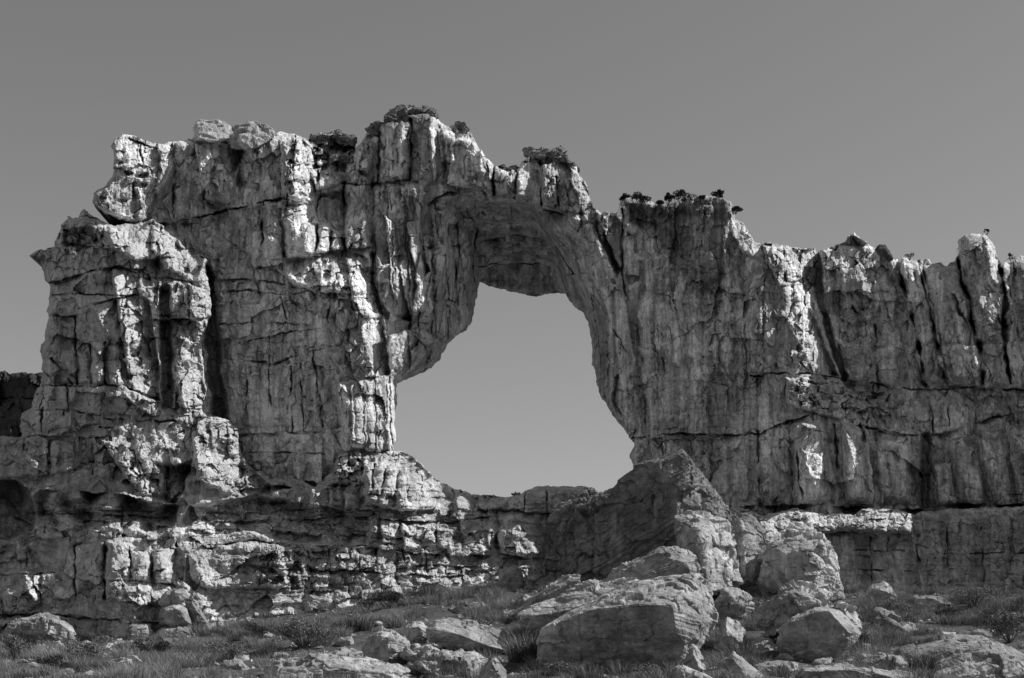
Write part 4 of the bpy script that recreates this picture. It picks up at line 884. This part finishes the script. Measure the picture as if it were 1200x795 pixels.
B_('low rock half buried by the domed rock', 60, [(1096,748),(1104,741),(1120,741),(1124,750),(1110,756)], None, 1., chip=.12)
B_('stone by the left end of the domed rock', 56, [(998,775),(1010,766),(1028,768),(1036,780),(1016,788)], None, 1.1, chip=.14)
B_('low broken ledge of pale stone below the sunlit stump', 76.5, [(90,764),(100,755),(140,753),(200,757),(210,764),(204,776),(96,776)], None, 1.6, chip=.22)
B_('wedge shaped rock behind the broad pale outcrop', 57, [(470,768),(486,757),(512,758),(520,768),(500,778),(474,778)], None, 1.2, chip=.2)
B_('angular dark rock between two bushes under the bedded cliff', 74, [(530,716),(540,706),(566,708),(576,718),(560,724),(536,724)], None, 1.2, chip=.2)
B_('squarish rock right of the long ledge at the lower edge', 50, [(1010,776),(1030,766),(1058,770),(1062,784),(1040,792),(1014,790)], None, 1.2, chip=.2)
B_('tilted block among grass left of the round faced boulder', 60, [(872,772),(880,752),(900,748),(912,762),(908,778),(884,784)], None, 1.4, chip=.2)
B_('pale rock shelf along the foot of the long squared block', 74.5, [(2,770),(12,760),(50,757),(84,759),(92,766),(70,776),(10,778)], None, 1.6, chip=.2)
B_('blocky stone left of the tilted sunlit slab', 62, [(470,744),(478,732),(494,730),(502,738),(500,752),(478,756)], None, 1.1, chip=.16)
B_('cracked slab lying below the tilted sunlit slab', 54.5, [(512,776),(524,766),(556,764),(574,772),(566,784),(520,788)], None, 1.3, chip=.16)
B_('flat grey stone sunk in grass below the long squared block', 70, [(20,772),(30,763),(60,762),(74,768),(70,778),(26,779)], None, 1.4, chip=.16)
B_('low rough stone between two dim bushes near the lower left', 62, [(118,784),(128,774),(156,772),(166,780),(160,790),(124,791)], None, 1.3, chip=.18)
B_('slanting stone in grass left of the pale outcrop', 57, [(252,792),(262,776),(282,774),(294,784),(288,796),(258,799)], None, 1.2, chip=.16)
# stones on the crest
B_('flat topped pale capstone, left one of the pair on the tower', 90.4, [(227,168),(227,151),(231,144),(240,140),(258,141),(272,150),(271,164),(250,170)], [(233,163,-1.7),(250,166,-1.9),(268,163,-1.5)], 2.6, M_ROCK, chip=.13, strata=.04, name='capstone', wear=4)
B_('rounded pale capstone, right one of the pair on the tower', 90.4, [(271,170),(271,154),(280,146),(295,142),(311,146),(320,155),(312,170),(288,176)], [(278,170,-1.6),(292,174,-1.8),(311,166,-1.3)], 2.8, M_ROCK, chip=.13, strata=.04, name='capstone', wear=4)
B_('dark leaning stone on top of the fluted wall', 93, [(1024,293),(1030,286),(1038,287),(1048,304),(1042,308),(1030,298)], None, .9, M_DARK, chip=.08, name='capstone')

# scattered small stones between the boulders: copies of a few kinds
random.seed(5)
_kinds = []
for k in range(5):
    pts = [np.array([random.gauss(0, 1), random.gauss(0, 1), random.gauss(0, .7)]) for _ in range(14)]
    pts = [p/np.linalg.norm(p)*np.array([.5, .45, .32])*random.uniform(.8, 1.15) for p in pts]
    V, F = rock_from(pts, 900+k, .06, .12, .04, 2)
    _kinds.append((V, F))
def gpt(px, Y):
    x = (px-CX)/F_PX*Y
    return x, Y, float(ground_z(np.array([x]), np.array([Y]))[0])
_ST = 'small pale stone lying loose in the dry grass'
_src = []
_zones = [(250,600,52,64),(600,900,46,58),(860,1060,52,66),(1000,1200,62,78),(440,640,70,84),(150,330,62,78),(0,150,56,70),(880,1000,68,80),(600,860,52,60),(560,720,62,72),(840,960,54,62),(800,1010,70,77)]
for i in range(210):
    a = _zones[i % len(_zones)]; Y = random.uniform(a[2], a[3]); x, y, z = gpt(random.uniform(a[0], a[1]), Y); s = random.choice((.25, .35, .5, .6, .8, 1.0))
    k = i % 5
    if i < 5:
        o = mesh_obj('stone', *_kinds[k], M_BOULDER); _src.append(o)
    else:
        o = _src[k].copy(); COL.objects.link(o)
    o.location = (x, y, z+.05*s); o.rotation_euler = (random.uniform(-.3, .3), random.uniform(-.3, .3), random.uniform(0, 6.28)); o.scale = (s, s, s*random.uniform(.7, 1.1))
    tag(o, _ST, 'stone', 'loose stones in the grass')

# gravel: nobody could count it
_r = np.random.default_rng(8); n = 15000
gx = _r.uniform(-30, 30, n); gy = _r.uniform(42, 90, n); gz = ground_z(gx, gy)
keep = _r.uniform(0, 1, n) < .25+.9*sstep(-.2, .4, noise2(gx/2.2, gy/3., 88)); gx, gy, gz = gx[keep], gy[keep], gz[keep]; n = len(gx)
oct_ = np.array([(1, 0, 0), (0, 1, 0), (-1, 0, 0), (0, -1, 0), (0, 0, 1), (0, 0, -1)], float)
sz = np.minimum(.035*(1-_r.uniform(0, 1, n))**-.45, .16)
P_ = np.stack([gx, gy, gz], 1)[:, None]+oct_[None]*sz[:, None, None]*_r.uniform(.5, 1.4, (n, 6, 1))*np.array([1.2, 1.1, .7])+_r.normal(0, .18, (n, 6, 3))*sz[:, None, None]
of = np.array([(0, 1, 4), (1, 2, 4), (2, 3, 4), (3, 0, 4), (1, 0, 5), (2, 1, 5), (3, 2, 5), (0, 3, 5)])
tag(mesh_obj('gravel', P_.reshape(-1, 3), (of[None]+6*np.arange(n)[:, None, None]).reshape(-1, 3), M_BOULDER), 'pale gravel strewn over the ground between boulders', 'gravel', kind='stuff')

# ------------------------------------------------------------------ plants
rng = np.random.default_rng(12)
def blades(bx, by, bz, hgt, lean, spread, n, w=.016):
    """arching tapered blades of one tuft: two segments and a tip"""
    a = rng.uniform(0, 6.283, n); r = spread*np.sqrt(rng.uniform(0, 1, n))
    x0, y0 = bx+r*np.cos(a), by+r*np.sin(a)
    h = hgt*rng.uniform(.45, 1.1, n); l = lean*h*rng.uniform(.2, 1.1, n)*(.4+r/spread)
    d = np.stack([np.cos(a+rng.normal(0, .8, n)), np.sin(a+rng.normal(0, .5, n))], 1)+np.array([-.12, 0])
    s = np.stack([-d[:, 1], d[:, 0]], 1)*0; sa = rng.uniform(0, 6.283, n); s = np.stack([np.cos(sa), np.sin(sa)], 1)*w*.5
    P = []
    for t, k in ((0, 1.), (.55, .8)):
        c = np.stack([x0+d[:, 0]*l*t*t, y0+d[:, 1]*l*t*t, bz-.05+h*t], 1)
        for sg in (-1, 1):
            q = c.copy(); q[:, :2] += sg*s*k; P.append(q)
    P.append(np.stack([x0+d[:, 0]*l, y0+d[:, 1]*l, bz-.05+h*(1-.25*(l/h)**2)], 1))
    V = np.stack(P, 1).reshape(-1, 3); b = np.arange(n)*5
    Q = np.stack([b, b+1, b+3, b+2], 1); T = np.stack([b+2, b+3, b+4], 1)
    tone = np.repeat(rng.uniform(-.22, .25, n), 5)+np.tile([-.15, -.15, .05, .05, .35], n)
    return V, Q, T, tone
def merge(L):
    V, Q, T, t, o = [], [], [], [], 0
    for v, q, tr, a in L: V.append(v); Q.append(q+o); T.append(tr+o); t.append(a); o += len(v)
    return np.concatenate(V), np.concatenate(Q), np.concatenate(T), np.concatenate(t)

# dry grass: uncountable tufts, thick where the photograph shows them
_dense = [[(-20,752),(120,764),(260,756),(270,800),(-20,800)],[(235,735),(300,708),(340,740),(330,768),(240,770)],[(380,740),(440,706),(520,686),(600,690),(640,706),(600,736),(500,726),(420,750)],
  [(592,724),(640,720),(632,796),(596,796)],[(838,716),(892,690),(905,712),(886,745),(900,775),(860,760)],[(990,690),(1070,692),(1210,694),(1210,745),(1130,735),(1060,745),(1010,720)],[(1000,748),(1060,745),(1050,772),(1000,778)],
  [(800,780),(880,745),(905,770),(860,800)],[(640,785),(800,785),(790,800),(640,800)],[(560,770),(600,760),(610,800),(560,800)]]
L = []
cx = rng.uniform(-31, 31, 9000); cy = rng.uniform(44, 90, 9000); cz = ground_z(cx, cy)
pu, pv = cx/cy*F_PX+CX, HY-cz/cy*F_PX
wt = np.full(9000, .22)
for d in _dense: wt = np.maximum(wt, sstep(-6, 10, sdpoly(pu, pv, d)))
wt *= .12+1.5*sstep(-.15, .45, noise2(cx/2.6, cy/4., 77))
pick = np.where((rng.uniform(0, 1, 9000) < wt*np.where(pu > 960, 1.0, .66)) & (pu > -20) & (pu < 1220))[0]
for i in pick:
    s = rng.uniform(.3, 1.05)*(1.1 if pu[i] < 330 or pu[i] > 960 else 1.)
    L.append(blades(cx[i], cy[i], cz[i], s*.76, .85, .2+.26*s, int(90+110*s), .011))
V, Q, T, t = merge(L)
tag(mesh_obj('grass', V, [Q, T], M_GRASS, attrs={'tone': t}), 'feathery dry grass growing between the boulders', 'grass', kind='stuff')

def leaves(c, rad, n, size, seed, clump=10, flat=1.):
    """leaf faces gathered in clumps through an uneven crown"""
    r = np.random.default_rng(seed)
    k = r.normal(0, 1, (clump, 3)); k /= np.linalg.norm(k, axis=1, keepdims=True); k[:, 2] = np.abs(k[:, 2])*1.1-.15
    k = k*r.uniform(.35, .95, (clump, 1))*np.array(rad)
    cs = r.uniform(.20, .5, clump)
    i = r.integers(0, clump, n); d = r.normal(0, 1, (n, 3)); d /= np.linalg.norm(d, axis=1, keepdims=True)
    p = np.array(c)+k[i]+d*(r.uniform(.3, 1, (n, 1))**.5)*cs[i][:, None]*np.array(rad)*np.array([1, 1, flat])
    a = r.normal(0, 1, (n, 3)); a /= np.linalg.norm(a, axis=1, keepdims=True)
    b = np.cross(a, r.normal(0, 1, (n, 3))); b /= np.linalg.norm(b, axis=1, keepdims=True)
    s = size*r.uniform(.6, 1.3, (n, 1))
    V = np.stack([p-a*s, p+b*s*.45, p+a*s, p-b*s*.45], 1).reshape(-1, 3); f = np.arange(n*4).reshape(-1, 4)
    return V, f, np.repeat(r.uniform(-.1, .3, n), 4), np.array(c)+k
def twigs(base, tips, w=.02):
    V, F = [], []
    for t in tips:
        b = np.array(base); t = np.array(t); m = (b+t)/2+np.array([random.uniform(-.1, .1), random.uniform(-.1, .1), -.05*np.linalg.norm(t-b)])
        o = len(V)
        for c, k in ((b, 1.), (m, .7), (t, .3)):
            for j in range(4): V.append(c+w*k*np.array([math.cos(j*1.5708), math.sin(j*1.5708), 0]))
        for q in (0, 4):
            for j in range(4): F.append((o+q+j, o+q+(j+1) % 4, o+q+4+(j+1) % 4, o+q+4+j))
    return np.array(V), np.array(F)
def shrub(name, label, cat, px, Y, wpx, hpx, n, mat, size=.05, seed=1, z=None, group=None, clump=14, trunk=0.):
    x, y, gz = gpt(px, Y)
    if z is not None: gz = (HY-z)/F_PX*Y
    sc = Y/F_PX; rx, rz = wpx*sc/2, hpx*sc
    root = empty(name, (x, y, gz), label, cat, group)
    V, f, t, k = leaves((x, y, gz+rz*(.42+trunk)), (rx*.8, rx*.75, rz*.42), n, size, seed, clump)
    mesh_obj('crown' if 'tree' in name else 'foliage', V, f, mat, parent=root, attrs={'tone': t})
    tv, tf = twigs((x, y, gz-.1), k, .012+.012*rx)
    mesh_obj('trunk' if 'tree' in name else 'stems', tv, tf, M_TWIG, parent=root)
    return root
def tussock(label, px, Y, hm, n, spread=.5, group=None):
    x, y, z = gpt(px, Y)
    V, Q, T, t = blades(x, y, z, hm, .6, spread, n, .02)
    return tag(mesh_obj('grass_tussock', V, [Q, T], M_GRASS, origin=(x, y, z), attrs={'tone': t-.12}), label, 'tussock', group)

shrub('leafy_bush', 'round leafy bush with pale leaf tips above the broad pale outcrop', 'bush', 356, 66, 88, 42, 9000, M_SHRUB, .045, 3, clump=22)
shrub('leafy_bush', 'low pale cushion of a bush behind the tilted sunlit slab', 'bush', 546, 66, 80, 28, 6000, M_SHRUB, .045, 4, clump=20)
shrub('leafy_bush', 'twiggy bush at the right edge above the domed rock', 'bush', 1184, 62, 70, 46, 5000, M_SHRUB, .045, 5, clump=18)
shrub('leafy_bush', 'dark bush at the foot of the bedded cliff', 'bush', 458, 76, 56, 26, 2200, M_DARKLEAF, .05, 6, clump=14)
shrub('leafy_bush', 'scrubby bush in grass beneath the hooded boulder', 'bush', 1052, 74, 60, 26, 2000, M_SHRUB, .045, 7)
shrub('leafy_bush', 'wide low bush under the shaded wall near the right edge', 'bush', 1140, 78, 100, 30, 2800, M_SHRUB, .045, 8, clump=20)
shrub('leafy_bush', 'pale wispy bush in the lower left corner', 'bush', 18, 64, 60, 38, 1900, M_SHRUB, .045, 9, clump=16)
shrub('leafy_bush', 'broad dim bush right of the wispy corner bush', 'bush', 98, 64, 74, 34, 2300, M_SHRUB, .045, 10, clump=18)
shrub('leafy_bush', 'dark bush below the small stack of stones', 'bush', 182, 66, 70, 32, 2200, M_DARKLEAF, .045, 11, clump=16)
shrub('leafy_bush', 'grey bush spilling over the left end of the pale outcrop', 'bush', 268, 62, 60, 30, 2000, M_SHRUB, .045, 13, clump=16)
shrub('leafy_bush', 'small bush beside the dark rock behind the flat topped block', 'bush', 888, 72, 44, 30, 1400, M_SHRUB, .04, 14)
tussock('dark spiky tussock in front of the domed rock', 1078, 50.5, 1.0, 420)
tussock('tall tussock between the slanting slab and the cracked rock', 868, 56, 1.1, 420)
tussock('thick tussock between the tilted slab and the flat topped block', 617, 57, 1.35, 700, .7)
tussock('pale tussock at the lower edge by the long ledge', 1082, 47.5, .5, 260, .3)
tussock('tall pale tussock under the bedded cliff near the dark bush', 500, 80, 1.2, 420, .7)
tussock('soft tussock right of the round leafy bush', 420, 70, 1.1, 360, .6)
for i, (px, Y, wp, hp) in enumerate(((60,58,50,26),(140,57,46,24),(215,62,52,26),(30,70,44,24),(120,72,40,22),(250,66,46,26),(300,72,50,24),(430,78,40,20),(520,62,34,18),(590,62,30,18),(650,52,44,20),(760,52,40,18),(905,62,34,22),(1010,62,44,24),(1060,68,46,24),(1110,70,50,26),(1160,70,46,26),(1200,74,50,26),(1030,82,40,18),(960,80,40,20))):
    shrub('scrub_bush', 'low twiggy scrub bush mixed into the dry grass', 'bush', px, Y, wp, hp, 1500, M_SHRUB if i % 3 else M_DARKLEAF, .04, 60+i, clump=13, group='low scrub in the grass')
shrub('small_shrub', 'spindly pale shrub on the bench in the hollow', 'shrub', 187, 81.2, 9, 34, 160, M_SHRUB, .04, 21, z=646, clump=7)
shrub('small_shrub', 'pale little shrub in the dark recess above the bench crest', 'shrub', 284, 85.8, 16, 16, 160, M_SHRUB, .04, 22, z=606, clump=7)
shrub('small_shrub', 'tiny shrub at the foot of the low ledge', 'shrub', 1077, 78, 14, 12, 150, M_SHRUB, .035, 23, z=699, clump=6)
for px, z, Y, wp, hp, lab, sd in ((733,233,94.6,11,11,'stunted dark tree at the left end of the fluted wall top',31),(750,235,94.6,19,13,'wide dark tree second from the left on the wall top',32),(772,239,94.4,10,9,'small dark tree midway along the wall top',33),
        (783,237,94.2,8,18,'narrow upright tree left of the bushy one on the wall top',34),(799,236,94.2,24,19,'bushy dark tree with the widest crown on the wall top',35),(844,233,93.8,13,13,'umbrella shaped tree standing alone on the wall top',36),(822,231,94,7,7,'tiny tree on the broken crest of the wall',37),(862,246,93.6,10,10,'dark tree on the corner where the wall top steps down',38)):
    shrub('crest_tree', lab, 'tree', px, Y, wp*1.7, hp*1.0, 1100, M_DARKLEAF, .065, sd, z=z+4, clump=9, trunk=.25 if px == 844 else 0.)
for px, z, Y, wp, hp, lab, sd in ((1156,274,90.6,9,7,'dark wind bent shrub on the tallest pillar of the wall',41),(1066,304,92,14,9,'pale shrub in the notch of the wall top',42),(1184,304,90,16,8,'dark shrub on the wall top at the right edge',43),(586,199,92.6,10,6,'little shrub in the dip of the arch crest',44),(575,586,92.6,20,8,'low dark shrub on the sill of the arch',45),(604,583,92.8,18,8,'second low shrub on the sill nearer the leaning slab',46)):
    shrub('crest_shrub', lab, 'shrub', px, Y, wp, hp, 260, M_DARKLEAF if px != 1066 else M_SHRUB, .045, sd, z=z, clump=7)
